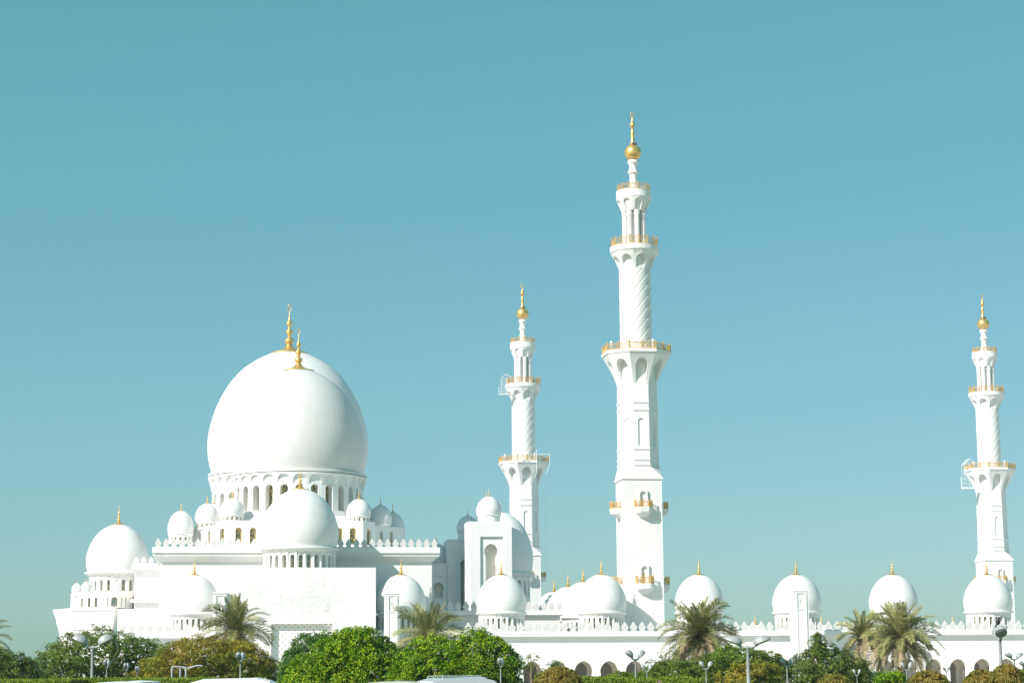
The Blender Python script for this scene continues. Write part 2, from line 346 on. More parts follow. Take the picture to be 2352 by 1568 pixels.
def make_dome(name, parent, loc, R, H, Ht, rd_fac=0.235, drum_h=2.4, drum_r=0.9, nwin=24, win_w=0.24, win_h=1.8, sill=0.25, glass=None, lip=0.035, flange=0.05,
              cols=True, arcs=(-100, 100), frame=0.07, depth_=None, scallop=False, fin_ring=True, bars=1, seg=72):
    """loc = centre of springing ring; the drum hangs below it. dome > drum, finial, window"""
    glass = glass or GLASSP
    mb = MB()
    if scallop: pr = [(R*.90, -R*.012), (R*.985, 0), (R*.985, R*.03), (R*.955, R*.042)]
    else: pr = [(R*drum_r, -R*.115), (R*(drum_r+.02), -R*.11), (R*(1+lip-.035), -R*.03), (R*(1+lip), -R*.02), (R*(1+lip), R*.012), (R*(1.0), R*.03), (R*.955, R*.04)]
    mb.lathe(pr + dome_profile(R, H, R*.04), seg, cap=False)
    d = mb.build(name, DOMEM, parent, loc, smooth=True)
    # drum
    z1 = -R*.012 if scallop else -R*.11; z0 = z1-drum_h; rd = R*drum_r; dm = MB()
    dep = depth_ or R*.07
    wz0 = z0+sill; wz1 = wz0+win_h-win_w
    prof = op_round(win_w, wz0, wz1, 6)
    if scallop:
        hz = drum_h*0.27; zc = z1-hz
        Rf = lambda z: rd + (R*.985-rd)*max(0.0, min(1.0, (z-zc+hz*.2)/(hz*1.1)))**1.5
    else: Rf = lambda z: rd
    mp = cyl_map(Rf)
    for k in range(nwin):
        a0 = 2*math.pi*k/nwin - math.pi/nwin; a1 = a0+2*math.pi/nwin
        if scallop:
            wall_bay(dm, cyl_map(rd), a0, a1, z0, zc, prof, dep, 0, None, 1/rd)
            hw = rd*math.pi/nwin*0.80
            pr2 = op_pointed(hw, zc, z1-hz*.15-hw*1.1, 1.15, 8) if False else op_round(hw, zc, max(zc+0.01, z1-hz*.12-hw), 8)
            wall_bay(dm, lambda a, z, q: ((Rf(z)*(1-q)+(rd)*q)*math.sin(a), -(Rf(z)*(1-q)+rd*q)*math.cos(a), z), a0, a1, zc, z1, pr2, 1.0, 0, 0, 1/rd,
                     zs_extra=[zc+(z1-zc)*i/8 for i in range(1, 8)])
            dm.face([mp2 for mp2 in (cyl_map(rd)(a0, zc, 0), cyl_map(rd)(a1, zc, 0), mp(a1, zc, 0), mp(a0, zc, 0))], 0)
        else:
            wall_bay(dm, mp, a0, a1, z0, z1, prof, dep, 0, None, 1/rd)
        if cols:
            c = (rd+0.02)*math.sin(a0), -(rd+0.02)*math.cos(a0); cr = rd*math.pi/nwin*0.20
            top = (zc if scallop else z1)
            dm.lathe([(cr*1.5, z0), (cr*1.5, z0+.15), (cr, z0+.2), (cr, top-.35), (cr*1.6, top-.12), (cr*1.6, top)], 8, c, 0, cap=False)
    dm.lathe([(rd-dep-0.05, z0), (rd-dep-0.05, z1)], 48, cap=False)
    dm.lathe([(rd*1.03, z0-.3), (rd*1.03, z0), (rd*.9, z0+.001)], 48)
    dm.build('drum', PLAIN, d, smooth=False)
    wp = pane([(h*1.0, z) for h, z in prof], glass, GOLD, frame, bars)
    first = None
    for k in range(nwin):
        a = 2*math.pi*k/nwin; ad = (math.degrees(a)+180) % 360-180
        if not arcs[0] <= ad <= arcs[1]: continue
        rr = rd-dep+0.03; l = (rr*math.sin(a)*1.0, -rr*math.cos(a), 0)
        if first is None: first = wp.build('window', [glass, GOLD], d, l, rz=a)
        else:
            c = first.copy(); COL.objects.link(c); c.parent = d; c.location = l; c.rotation_euler.z = a
    fr = R*rd_fac
    f = finial_mb(fr, Ht, 20, fin_ring).build('finial', GOLD, d, (0, 0, R*.04+H), smooth=True)
    return d
def dome_px(name, parent, cx, Rpx, ybase, ydisc, ytip, Y, pl=(0, 0, 0), **kw):
    """place by photo: centre column, radius, rows of springing ring ends, finial disc and tip, on plane Y"""
    p = at(cx, ybase, Y); X = p.x; zr = p.z; s = scl(p); R = Rpx/s
    zd = zat(ydisc, xat(cx, Y, zr+1.5*R), Y); zt = zat(ytip, X, Y)
    for k in ('drum_h', 'win_h', 'win_w', 'sill'):
        if k+'_px' in kw: kw[k] = kw.pop(k+'_px')/s
    return make_dome(name, parent, (X-pl[0], Y-pl[1], zr-pl[2]), R, zd-zr-R*.04, zt-zd, **kw), (X, Y, zr, R)

# merlon row -------------------------------------------------------------
def merlon_mesh(pitch, h, th=0.3):
    pr = [(.47, 0), (.43, .06), (.28, .13), (.24, .19), (.33, .30), (.40, .40), (.405, .48), (.35, .60), (.25, .74), (.15, .88), (.06, 1.02), (0, 1.08)]
    mb = MB(); P = [(a*pitch, b*h) for a, b in pr]
    for (h0, a), (h1, b) in zip(P[:-1], P[1:]):
        for y in (-th/2, th/2): mb.face([(-h0, y, a), (h0, y, a), (h1, y, b), (-h1, y, b)])
        for sg in (-1, 1): mb.face([(sg*h0, -th/2, a), (sg*h0, th/2, a), (sg*h1, th/2, b), (sg*h1, -th/2, b)])
    return mb
def merlon_row(parent, x0, x1, y, z, pitch, h, maxn=100, name='merlon'):
    n = max(1, int(round((x1-x0)/pitch))); p = (x1-x0)/n; first = None
    for k in range(min(n, maxn)):
        l = (x0+p*(k+.5), y, z)
        if first is None: first = merlon_mesh(p, h).build(name, MERL, parent, l)
        else: c = first.copy(); COL.objects.link(c); c.parent = parent; c.location = l

exec_parts = []
# ================================================================== SETTING
def sheet(name, x0, x1, y0, y1, z, mat):
    mb = MB(); mb.face([(x0, y0, z), (x1, y0, z), (x1, y1, z), (x0, y1, z)])
    return tag(mb.build(name, mat), kind='structure')
sheet('ground', -6000, 6000, -3000, 7000, 0.0, SAND)
sheet('lawn', -150, 260, 78, 330, 0.004, GRASS)
sheet('plaza', -180, 380, 330.5, 640, 0.02, PAVE)
sheet('road', -200, 260, 42, 72, 0.008, ASPH)
mb = MB(); mb.box(-200, 260, 72, 72.3, 0, 0.14); mb.box(-200, 260, 41.7, 42, 0, 0.14)
tag(mb.build('kerb', KERB), kind='structure')
mb = MB()
for i in range(60): mb.box(-180+i*7, -177+i*7, 56.9, 57.05, 0.0085, 0.012)
tag(mb.build('road_markings', PAINTW), kind='structure')
sheet('pavement', -200, 260, 72.3, 77.5, 0.12, PAVE)

# ================================================================== MINARETS
MX, MY = None, 374.6
pA = at(1463, 900, MY); MX = pA.x
def zl(y): return zat(y, MX, MY)
def rm(px, y): return px/scl((MX, MY, zl(y)))
def railing_mb(pts, h, closed=True, post=0.17):
    """gilded railing along a polyline of (x,y), local z from 0"""
    mb = MB(); n = len(pts); segs = [(pts[i], pts[(i+1) % n]) for i in range(n if closed else n-1)]
    for (a, b) in segs:
        L = math.dist(a, b)
        if L < 1e-6: continue
        u = ((b[0]-a[0])/L, (b[1]-a[1])/L)
        for z, r in ((h*.88, .08), (h*.12, .07), (h*.68, .05)):
            mb.tube([(a[0], a[1], z), (b[0], b[1], z)], r, 4)
        k = max(1, int(round(L/0.55)))
        for i in range(k):
            p0 = (a[0]+u[0]*L*i/k, a[1]+u[1]*L*i/k); p1 = (a[0]+u[0]*L*(i+1)/k, a[1]+u[1]*L*(i+1)/k)
            mb.tube([(p0[0], p0[1], h*.12), (p1[0], p1[1], h*.68)], .045, 3); mb.tube([(p0[0], p0[1], h*.68), (p1[0], p1[1], h*.12)], .045, 3)
    for p in (pts if closed else pts):
        mb.box(p[0]-post/2, p[0]+post/2, p[1]-post/2, p[1]+post/2, 0, h*1.02); mb.sphere((p[0], p[1], h*1.08), post*.62, 6)
    return mb
def ring_pts(r, n, a0=0.0): return [(r*math.sin(a0+2*math.pi*k/n), -r*math.cos(a0+2*math.pi*k/n)) for k in range(n)]
def octo(ap): 
    r = ap/math.cos(math.pi/8); return ring_pts(r, 8, math.pi/8)
T8 = math.tan(math.pi/8)
def oct_map(A, k, A0=None):
    """face k of an octagon; A(z) apothem; s in -1..1 along the face; d: 0..1 toward apothem A0 (or metres when A0 None)"""
    a = k*math.pi/4; nx, ny = math.sin(a), -math.cos(a); tx, ty = math.cos(a), math.sin(a)
    def f(s, z, d):
        ap = A(z) if callable(A) else A
        full = ap*T8
        if A0 is not None: apd = ap*(1-d)+A0*d
        else: apd = ap-d
        return (nx*apd+tx*s*full, ny*apd+ty*s*full, z)
    return f
def make_minaret(loc, label, only_front=False):
    root = empty('minaret', loc, label, 'minaret', 'tall minarets at the corners of the courtyard')
    hs_ = rm(45, 1200)                              # half side of the square tower ~3.6 m
    zsq = zl(1104); zoct = zl(1073.5)
    # square tower
    mb = MB(); mb.box(-hs_, hs_, -hs_, hs_, 0, zsq)
    e = .22; mb.box(-hs_-e, hs_+e, -hs_-e, hs_+e, zsq+.002, zsq+.4)
    o8 = octo(hs_*1.0)
    sq = [(hs_+e, -hs_*0.0)]
    # chamfered transition from square to octagon
    c = hs_+e*.6
    S = [(c*T8, -c), (c, -c), (c, -c), (c, -c*T8)]
    lo = []; 
    for k in range(4):
        a = k*math.pi/2; ca, sa = math.cos(a), math.sin(a)
        for (x, y) in ((c, -c), (c, -c)): lo.append((x*ca-y*sa, x*sa+y*ca))
    up = []
    for k in range(4):
        a = k*math.pi/2; ca, sa = math.cos(a), math.sin(a)
        for (x, y) in ((hs_*T8, -hs_), (hs_, -hs_*T8)): up.append((x*ca-y*sa, x*sa+y*ca))
    mb.prism(lo, zsq+.402, zoct, 0, up)
    mb.build('square_tower', MARBLE, root)
    # balconies on each face, two rows
    for (yr, yb, yc, dt) in ((1153.7, 1168, 1190, 1132), (1325, 1341.5, 1366, 1302)):
        zf = zl(yb)-.05; hr = zl(yr)-zl(yb); w = rm(20, yb)
        for k in range(4):
            a = k*math.pi/2; l = (hs_*math.sin(a), -hs_*math.cos(a), 0)
            b = MB(); pr = 1.75
            P = [(-w, 0), (-w, -pr*.55), (-w*.5, -pr), (w*.5, -pr), (w, -pr*.55), (w, 0)]
            b.prism(P, zf-.75, zf-.3); b.prism([(x*1.05, y*1.05) for x, y in P], zf-.298, zf)
            zc = zl(yc)-zl(yb); 
            for i in range(5):
                t0 = i/5; t1 = (i+1)/5; s0 = 1-(1-math.cos(t0*math.pi/2)); s1 = 1-(1-math.cos(t1*math.pi/2))
                q0 = max(.08, math.cos(t0*math.pi/2)); q1 = max(.08, math.cos(t1*math.pi/2))
                b.prism([(x*(.35+.6*q1), y*q1) for x, y in P], zf-.75+zc*t1*.6, zf-.752+zc*t0*.6, 0, [(x*(.35+.6*q0), y*q0) for x, y in P])
            bo = b.build('balcony', PLAIN, root, l, rz=a)
            railing_mb([(x*.95, y*.95) for x, y in P], hr, closed=False, post=.2).build('railing', GOLDR, bo, (0, 0, zf))
            dz = zf; dh = zl(dt)-zf
            dm = MB(); mpd = plane_map((0, 0, 0), (1, 0, 0), (0, 1, 0))
            pf = op_round(w*.36, dz, dz+dh-w*.36, 8)
            wall_bay(dm, lambda s, z, d: (s, -.45+d, z), -w*.52, w*.52, dz, dz+dh+.2, pf, .40, 0)
            for sg in (-1, 1): dm.face([(sg*w*.52, -.45, dz), (sg*w*.52, 0, dz), (sg*w*.52, 0, dz+dh+.2), (sg*w*.52, -.45, dz+dh+.2)], 0)
            dm.face([(-w*.52, -.45, dz+dh+.2), (w*.52, -.45, dz+dh+.2), (w*.52, 0, dz+dh+.2), (-w*.52, 0, dz+dh+.2)], 0)
            for (h0, za), (h1, zb_) in zip(pf[:-1], pf[1:]):
                mi = 1 if zb_ < dz+dh*.62 else 2
                dm.face([(-h0, -.045, za), (h0, -.045, za), (h1, -.045, zb_), (-h1, -.045, zb_)], mi)
            dm.box(-.1, .1, -.10, -.05, dz, dz+dh*.62, 3)
            dm.build('door', [PLAIN, DARKM, CARVED, GOLDR], bo)
    # octagonal shaft
    z0 = zoct; z3 = zl(888); ztop = zl(821)
    A0 = hs_*1.0; A = lambda z: A0*(1-.035*(z-z0)/(z3-z0))
    mb = MB()
    pz0, pz1 = zl(1028), zl(964.6)
    for k in range(8):
        mp = lambda s, z, d, k=k: oct_map(A, k)(s/(A(z)*T8), z, d)
        hw = A0*T8
        pf = op_round(hw*.42, pz0, pz1-hw*.42, 8)
        mpk = oct_map(A, k)
        mb2 = lambda s, z, d, mpk=mpk: mpk(s, z, d)
        wall_bay(mb, mb2, -1, 1, z0, z3, [(h/hw, z) for h, z in pf], .22, 0, 0)
    for yb in (947, 929.5, 1036, 1060, 1072):
        z = zl(yb); 
        for q in ((.16, .0, .22),):
            ap = A(z)+q[0]; mb.prism(octo(ap), z, z+q[2])
            mb.prism(octo(ap-.08), z-.14, z-.002)
    mb.build('octagonal_shaft', PLAIN, root)
    # octagonal corbel with niches
    Ab = rm(74, 819)/1.02; mb = MB(); As = A(z3)
    zc0 = z3; zc1 = ztop
    Ac = lambda z: As + (Ab-As)*((z-zc0)/(zc1-zc0))**1.35
    ex = [zc0+(zc1-zc0)*i/12 for i in range(1, 12)]
    for k in range(8):
        mpk = oct_map(Ac, k, As)
        pf = [(.60, zc0), (.60, zc0+(zc1-zc0)*.52)] + [(.60*math.cos(math.pi/2*i/9), zc0+(zc1-zc0)*(.52+.34*math.sin(math.pi/2*i/9))) for i in range(1, 10)]
        wall_bay(mb, mpk, -1, 1, zc0, zc1, pf, 1.0, 0, 0, 1.0, ex)
    mb.prism(octo(Ab), ztop+.002, ztop+.25); 
    zs1 = zl(811); mb.prism(octo(Ab+.25), ztop+.252, zs1)
    mb.build('octagonal_gallery', PLAIN, root)
    op = octo(Ab+.05); pts = []
    for i in range(8):
        a, b = op[i], op[(i+1) % 8]
        for t in (0, .5): pts.append((a[0]+(b[0]-a[0])*t, a[1]+(b[1]-a[1])*t))
    railing_mb(pts, zl(795)-zl(811), post=.26).build('railing', GOLDR, root, (0, 0, zs1))
    for i in (0, 2, 3, 5, 6):
        lm = MB(); lm.lathe([(.22, 0), (.22, 1.5), (.3, 1.6), (.0, 2.0)], 8); lm.build('floodlight', WHITEM, root, (op[i][0]*.86, op[i][1]*.86, zs1))
    # spiral shaft
    rs = rm(36.2, 700); zt = zl(622.4); M = 80; nh = 10; rows = []
    zz = [zs1+(zt-zs1)*i/60 for i in range(61)]
    tw = (zt-zs1)/(2*math.pi*rs*1.12)*2*math.pi
    mb = MB()
    for z in zz:
        t = (z-zs1)/(zt-zs1); row = []
        for j in range(M):
            q = j % (M//nh)
            a = 2*math.pi*(j - (0.25 if q == 0 else 0))/M + tw*t
            r = rs + .055*(1-q/(M//nh-1)) if q else rs+.0
            row.append((r*math.sin(a), -r*math.cos(a), z))
        rows.append(row)
    mb.grid(rows)
    mb.m = [1 if (i % M) % (M//nh) == (M//nh)-1 else 0 for i in range(len(mb.f))]
    mb.build('spiral_shaft', [PLAIN, GROUT], root, smooth=False)
    # round corbel 2
    z2b = zl(583); R2 = rm(55, 580); mb = MB()
    Rf = lambda z: rs*.99 + (R2-rs*.99)*max(0, (z-zt)/(z2b-zt))**1.3
    H = z2b-zt
    for k in range(8):
        a0 = 2*math.pi*(k-.5)/8+.15; a1 = a0+math.pi/4
        pf = [(.28, zt), (.28, zt+H*.45)] + [(.28*math.cos(math.pi/2*i/9), zt+H*(.45+.36*math.sin(math.pi/2*i/9))) for i in range(1, 10)]
        wall_bay(mb, lambda a, z, q: ((Rf(z)*(1-q)+rs*.99*q)*math.sin(a), -(Rf(z)*(1-q)+rs*.99*q)*math.cos(a), z), a0, a0+math.pi/4, zt, z2b, pf, 1.0, 0, 0, 1.0, [zt+H*i/10 for i in range(1, 10)])
    # smooth fill behind each face edges
    mb.lathe([(R2-.1, z2b+.001), (R2+.05, z2b+.12), (R2+.12, z2b+.25), (R2+.12, zl(569.5)), (rs*.6, zl(569.5)+.001)], 48, cap=False)
    mb.build('round_gallery', PLAIN, root, smooth=False)
    zb2 = zl(569.5); railing_mb(ring_pts(R2-.15, 16), zl(550.5)-zb2, post=.2).build('railing', GOLDR, root, (0, 0, zb2))
    # column stage
    rc = rm(22.5, 520); zc = zl(487); mb = MB()
    mb.lathe([(rc*.72, zb2), (rc*.72, zc)], 16, cap=False)
    for k in range(8):
        a = 2*math.pi*(k+.15)/8; c = (rc*math.sin(a), -rc*math.cos(a)); r = rm(5.6, 520)
        mb.lathe([(r*1.35, zb2), (r*1.35, zb2+.4), (r, zb2+.55), (r, zc-1.0), (r*1.25, zc-.95), (r*1.25, zc-.75), (r*1.1, zc-.7), (r*1.25, zc)], 14, c, cap=False)
    mb.build('colonnade', PLAIN, root, smooth=True)
    # upper round gallery
    zg = zc; zh = zl(457.7); Ru = rm(40.6, 457); r0 = rm(27.5, 486); H = zh-zg; mb = MB()
    Rg = lambda z: r0 + (Ru-r0)*((z-zg)/H)**.9
    for k in range(8):
        a0 = 2*math.pi*(k-.5)/8+.12
        pf = [(.24, zg), (.24, zg+H*.6)] + [(.24*math.cos(math.pi/2*i/8), zg+H*(.6+.27*math.sin(math.pi/2*i/8))) for i in range(1, 9)]
        wall_bay(mb, lambda a, z, q: ((Rg(z)-q*.35)*math.sin(a), -(Rg(z)-q*.35)*math.cos(a), z), a0, a0+math.pi/4, zg, zh, pf, 1.0, 0, 0, 1.0, [zg+H*i/6 for i in range(1, 6)])
    zb1 = zl(441)
    mb.lathe([(Ru-.15, zh+.001), (Ru, zh+.02), (Ru-.1, zb1-.3), (Ru-.05, zb1), (r0*.4, zb1+.001)], 40, cap=False); mb.lathe([(rc*.5, zg-.01), (r0, zg)], 24, cap=False)
    mb.build('upper_gallery', PLAIN, root, smooth=False)
    railing_mb(ring_pts(rm(37.5, 440), 12, .1), zl(427)-zb1, post=.16).build('railing', GOLDR, root, (0, 0, zb1))
    # spire
    mb = MB(); q = lambda px, y: (rm(px, y), zl(y))
    mb.lathe([q(13.5, 441), q(12, 430), q(9.6, 420), q(8.3, 410), q(8.6, 402), q(12.6, 398.5), q(12.6, 396), q(9.4, 391), q(8.6, 385), q(9.5, 379), q(12.9, 375), q(12.9, 372.5), q(10.5, 369)], 24)
    mb.build('spire', PLAIN, root, smooth=True)
    mb = MB()
    cz = zl(351); rb = rm(19.2, 351)
    pr = [(rb*math.sin(t), cz-rb*math.cos(t)) for t in [math.pi*i/16 for i in range(3, 14)]]
    pr += [q(8, 333.5), q(5.6, 328), q(4.6, 322), q(4.3, 310), q(4.6, 303), q(3.6, 299), q(2.4, 296.5), q(3.2, 294.5), q(5.4, 291), q(6.1, 287.6), q(5.2, 283.5), q(2.8, 279.5), q(1.5, 276), q(1.2, 272.5)]
    mb.lathe(pr, 28)
    z = zl(272.5); mb.tube([(0, 0, z-.3), (0, 0, z+.35)], .1, 6)
    hz = zl(256)-z
    mb.tube([(.32*math.sin(a), 0, z+hz*.5-hz*.46*math.cos(a)) for a in [.25+(2*math.pi-.5)*i/14 for i in range(15)]], .08, 5)
    mb.box(-rb*.18, rb*.42, -rb*.55, -rb*.1, zl(333.6), zl(331.6)+.1, 1)
    mb.build('finial', [GOLD, DARKM], root, smooth=True)
    return root
minA = make_minaret((MX, MY, 0), 'tallest white minaret, nearest the camera, right of the picture centre')
pB = at(1203, 1052, 520.6); minB = copy_tree(minA, None, (pB.x, 520.6, zat(650, pB.x, 520.6)-zl(256)), label='far minaret behind the arched pavilion, with a cleaning cradle hung on its upper gallery')
pC = at(2273, 1068, 516.3); minC = copy_tree(minA, None, (pC.x, 516.3, zat(675, pC.x, 516.3)-zl(256)), label='far minaret at the right edge behind the last arcade dome')
print('H', zl(256), 'MX', MX, pB.x, pC.x)

# ================================================================== PRAYER HALL
YW = 370.0; YCOR = 368.4
xl, xr = at(366.6, 1350, YW).x, at(992, 1350, YW).x
hall = empty('prayer_hall', ((xl+xr)/2, YW, 0), 'large white prayer hall under two huge overlapping gold-topped domes, left of centre', 'mosque hall')
hx, hy = (xl+xr)/2, YW
ztw = zat(1290, hx, YW)
zc0, zc1, zm0, zm1 = zat(1269, hx, YCOR), zat(1256, hx, YCOR), zat(1256, hx, YCOR), zat(1237, hx, YCOR)
hw = (xr-xl)/2
mb = MB(); mb.box(-hw, hw, 0, 105, 0, zc0-.01); mb.build('wall', MARBLE, hall)
mb = MB(); e = YW-YCOR; xo0 = at(349.5, 1262, YCOR).x-hx; xo1 = at(1010.6, 1262, YCOR).x-hx; yb = 105+e
mb.prism([(-hw-.002, -.002), (hw+.002, -.002), (hw+.002, 105), (-hw-.002, 105)], ztw+.0, zc0-.55, 0, [(-hw-e*.75, -e*.75), (hw+e*.75, -e*.75), (hw+e*.75, yb-.3), (-hw-e*.75, yb-.3)])
mb.prism([(-hw-e*.8, -e*.8), (hw+e*.8, -e*.8), (hw+e*.8, yb-.3), (-hw-e*.8, yb-.3)], zc0-.548, zc0-.002)
mb.prism([(xo0, -e), (xo1, -e), (xo1, yb), (xo0, yb)], zc0, zc1)
mb.build('cornice', PLAIN, hall)
mp_ = 18.05/scl((hx, YCOR, zc1))
merlon_row(hall, xo0+.3, xo1-.3, -e+.25, zc1, mp_, zm1-zm0)
# side parapets returning into depth
fm = [c for c in hall.children if c.name.startswith('merlon')][0]

def rel(o, x, y, z=0): return (x-hx, y-hy, z)
# near great dome
Yn = 396.0; Ym = 446.0
dn, (Xn, _, zn, Rn) = dome_px('great_dome', hall, 683, 154, 1096, 852, 754.6, Yn, (hx, hy, 0), rd_fac=.235, drum_h_px=92, drum_r=.935, nwin=26, win_w_px=9.2, win_h_px=58, sill_px=8,
              glass=GLASS, scallop=True, cols=False, depth_=1.5, frame=.16, bars=0, seg=110)
dm_, (Xm, _, zm_, Rm) = dome_px('great_dome', hall, 661, 184, 1097, 812, 700, Ym, (hx, hy, 0), rd_fac=.235, drum_h_px=110, drum_r=.935, nwin=30, win_w_px=9.2, win_h_px=62, sill_px=8,
              glass=GLASS, scallop=True, cols=False, depth_=1.5, frame=.16, bars=0, seg=110)
dn.data.materials[0] = DOME_DIM  # painted-in dimmer light sets it off from the brighter dome behind
# podium under the near dome: front block with canted corners, lower wings behind
Yp = Yn-Rn*1.02-.6
def arched_face(mb, parent, p0, p1, z0, z1, wins, glass=GLASS, depth_=.55, frame=.12, bars=0):
    """wall from p0 to p1 (x,y); wins = [(t, half width, zb, ztop)]; p0->p1 has the outside on its right-hand side... (front = -Y for left to right)"""
    L = math.dist(p0, p1); u = ((p1[0]-p0[0])/L, (p1[1]-p0[1])/L); nin = (-u[1], u[0])
    mpf = plane_map((p0[0], p0[1], 0), (u[0], u[1], 0), (nin[0], nin[1], 0))
    cuts = [0.0] + [(wins[i][0]+wins[i+1][0])/2*L for i in range(len(wins)-1)] + [L]
    if not wins: wall_bay(mb, mpf, 0, L, z0, z1, None, 0); return
    for i, (t, w, zb, zt_) in enumerate(wins):
        c = t*L; s0, s1 = cuts[i], cuts[i+1]; g = min(c-s0, s1-c)
        if c-g > s0+1e-4: wall_bay(mb, mpf, s0, c-g, z0, z1, None, 0)
        if c+g < s1-1e-4: wall_bay(mb, mpf, c+g, s1, z0, z1, None, 0)
        pf = op_round(w, zb, zt_-w, 7)
        wall_bay(mb, mpf, c-g, c+g, z0, z1, pf, depth_)
        wo = pane([(h, z) for h, z in pf], glass, GOLD, frame, bars).build('window', [glass, GOLD], parent, (*mpf(c, 0, depth_-.03)[:2], 0), rz=math.atan2(u[1], u[0]))
def block(name, parent, pts, z0, z1, faces, mat=PLAIN, **kw):
    """prism whose listed faces {index: wins} get arched windows"""
    mb = MB(); o = bpy.data.objects.new(name, bpy.data.meshes.new(name)); COL.objects.link(o); o.parent = parent
    n = len(pts)
    for i in range(n): arched_face(mb, o, pts[i], pts[(i+1) % n], z0, z1, faces.get(i, []), **kw)
    mb.face([(x, y, z1) for x, y in pts]); 
    me = o.data; me.from_pydata(mb.v, [], mb.f); me.materials.append(mat); me.validate(); me.update()
    return o
pf_l, pf_r = at(525, 1220, Yp).x-hx, at(834, 1220, Yp).x-hx
ch_l, ch_r = at(495, 1220, Yp+2.5).x-hx, at(862, 1220, Yp+2.5).x-hx
Y0 = Yp-hy; zp0 = zc1-.5; zp1 = zat(1195, hx, Yp)
zw0, zw1 = zat(1249, hx, Yp), zat(1211, hx, Yp)
W = pf_r-pf_l
def tt(px, a, b, Y): return ((at(px, 1220, Y).x-hx)-a)/(b-a)
wl = lambda px: (tt(px, pf_l, pf_r, Yp), .58, zw0, zw1)
podium = block('podium', hall, [(pf_l, Y0), (pf_r, Y0), (ch_r, Y0+3.0), (ch_r, Y0+14), (ch_l, Y0+14), (ch_l, Y0+3.0)], zp0, zp1,
      {0: [wl(548), wl(581), wl(614), wl(646), wl(679), wl(712), wl(745), wl(779.5), wl(810.5)],
       1: [(.5, .72, zw0, zw1)], 5: [(.5, .72, zw0, zw1)]})
Yw2 = Yp+6.0; zq1 = zat(1209, hx, Yw2+3); zq1r = zq1
wg_l0 = at(442, 1220, Yw2+4).x-hx; wg_r0 = at(925, 1230, Yw2+6).x-hx
ww0, ww1 = zat(1249, hx, Yw2), zat(1217, hx, Yw2)
block('podium_wing', hall, [(wg_l0, Yw2-hy+5), (ch_l+.01, Yw2-hy-1.0), (ch_l+.01, Yw2-hy+24), (wg_l0, Yw2-hy+24)], zp0, zq1, {0: [(.3, .42, ww0, ww1), (.73, .42, ww0, ww1)]})
block('podium_wing', hall, [(ch_r-.01, Yw2-hy-1.0), (wg_r0, Yw2-hy+5), (wg_r0, Yw2-hy+24), (ch_r-.01, Yw2-hy+24)], zp0, zq1, {0: [(.25, .42, ww0, ww1), (.6, .42, ww0, ww1)]})
# sloping skirt under drum
mb = MB(); Xc = Xn-hx; zs_ = zat(1178, Xn, Yn)
mb.lathe([(Rn*1.13, zp1-.4), (Rn*1.12, zp1), (Rn*.97, zp1+1.2), (Rn*.955, zp1+2.2)], 72, (Xc, Yn-hy)); mb.build('drum_base', PLAIN, hall, smooth=True)
mb = MB(); mb.lathe([(Rm*1.1, zc1-.5), (Rm*1.1, zm_-Rm*.70), (Rm*.96, zm_-Rm*.66)], 72, (Xm-hx, Ym-hy)); mb.build('drum_base', PLAIN, hall, smooth=True)
# small domes around the podium
small = dict(rd_fac=.24, drum_r=.9, nwin=14, arcs=(-95, 95), cols=False, glass=GLASS, lip=0.0, frame=.07, bars=0, seg=48, fin_ring=False)
for (cx_, rp, yb_, yd, yt, Y, dh) in ((533, 29, 1184, 1142, 1120, Yp+3.6, 10), (475, 27.5, 1200, 1154, 1131, Yp+10, 10), (490, 26, 1196, 1155, 1133, Yp+20, 10), (415, 30, 1226, 1171, 1150, Yp+9, 14),
      (824, 28.5, 1186, 1144, 1124, Yp+3.6, 10), (834, 26, 1192, 1155, 1135, Yp+16, 10), (874, 26.5, 1204, 1158, 1139, Yp+12, 11), (902, 29, 1232, 1175, 1150, Yp+16, 14)):
    dome_px('small_dome', hall, cx_, rp, yb_, yd+2, yt, Y, (hx, hy, 0), drum_h_px=dh, win_w_px=2.6, win_h_px=8, sill_px=1.2, **small)

# ================================================================== ENTRANCE PORTAL
YB = 354.0
xb0, xb1 = at(521, 1400, YB).x, at(863, 1400, YB).x; bx = (xb0+xb1)/2; bw = (xb1-xb0)/2
portal = empty('entrance_portal', (bx, YB, 0), 'plain white entrance block with a mosaic recess below and one dome on top', 'portal')
zbt = zat(1302.6, bx, YB); zlow = zat(1345, bx, 362)
mb = MB()
rx0, rx1 = at(622.6, 1480, YB).x-bx, at(764, 1480, YB).x-bx; rz = zat(1431.7, bx, YB); RD = .95
mb.face([(-bw, 0, 0), (rx0, 0, 0), (rx0, 0, zbt), (-bw, 0, zbt)]); mb.face([(rx1, 0, 0), (bw, 0, 0), (bw, 0, zbt), (rx1, 0, zbt)]); mb.face([(rx0, 0, rz), (rx1, 0, rz), (rx1, 0, zbt), (rx0, 0, zbt)])
mb.face([(rx0, 0, 0), (rx0, RD, 0), (rx0, RD, rz), (rx0, 0, rz)], 1); mb.face([(rx1, RD, 0), (rx1, 0, 0), (rx1, 0, rz), (rx1, RD, rz)], 1); mb.face([(rx0, 0, rz), (rx0, RD, rz), (rx1, RD, rz), (rx1, 0, rz)], 1)
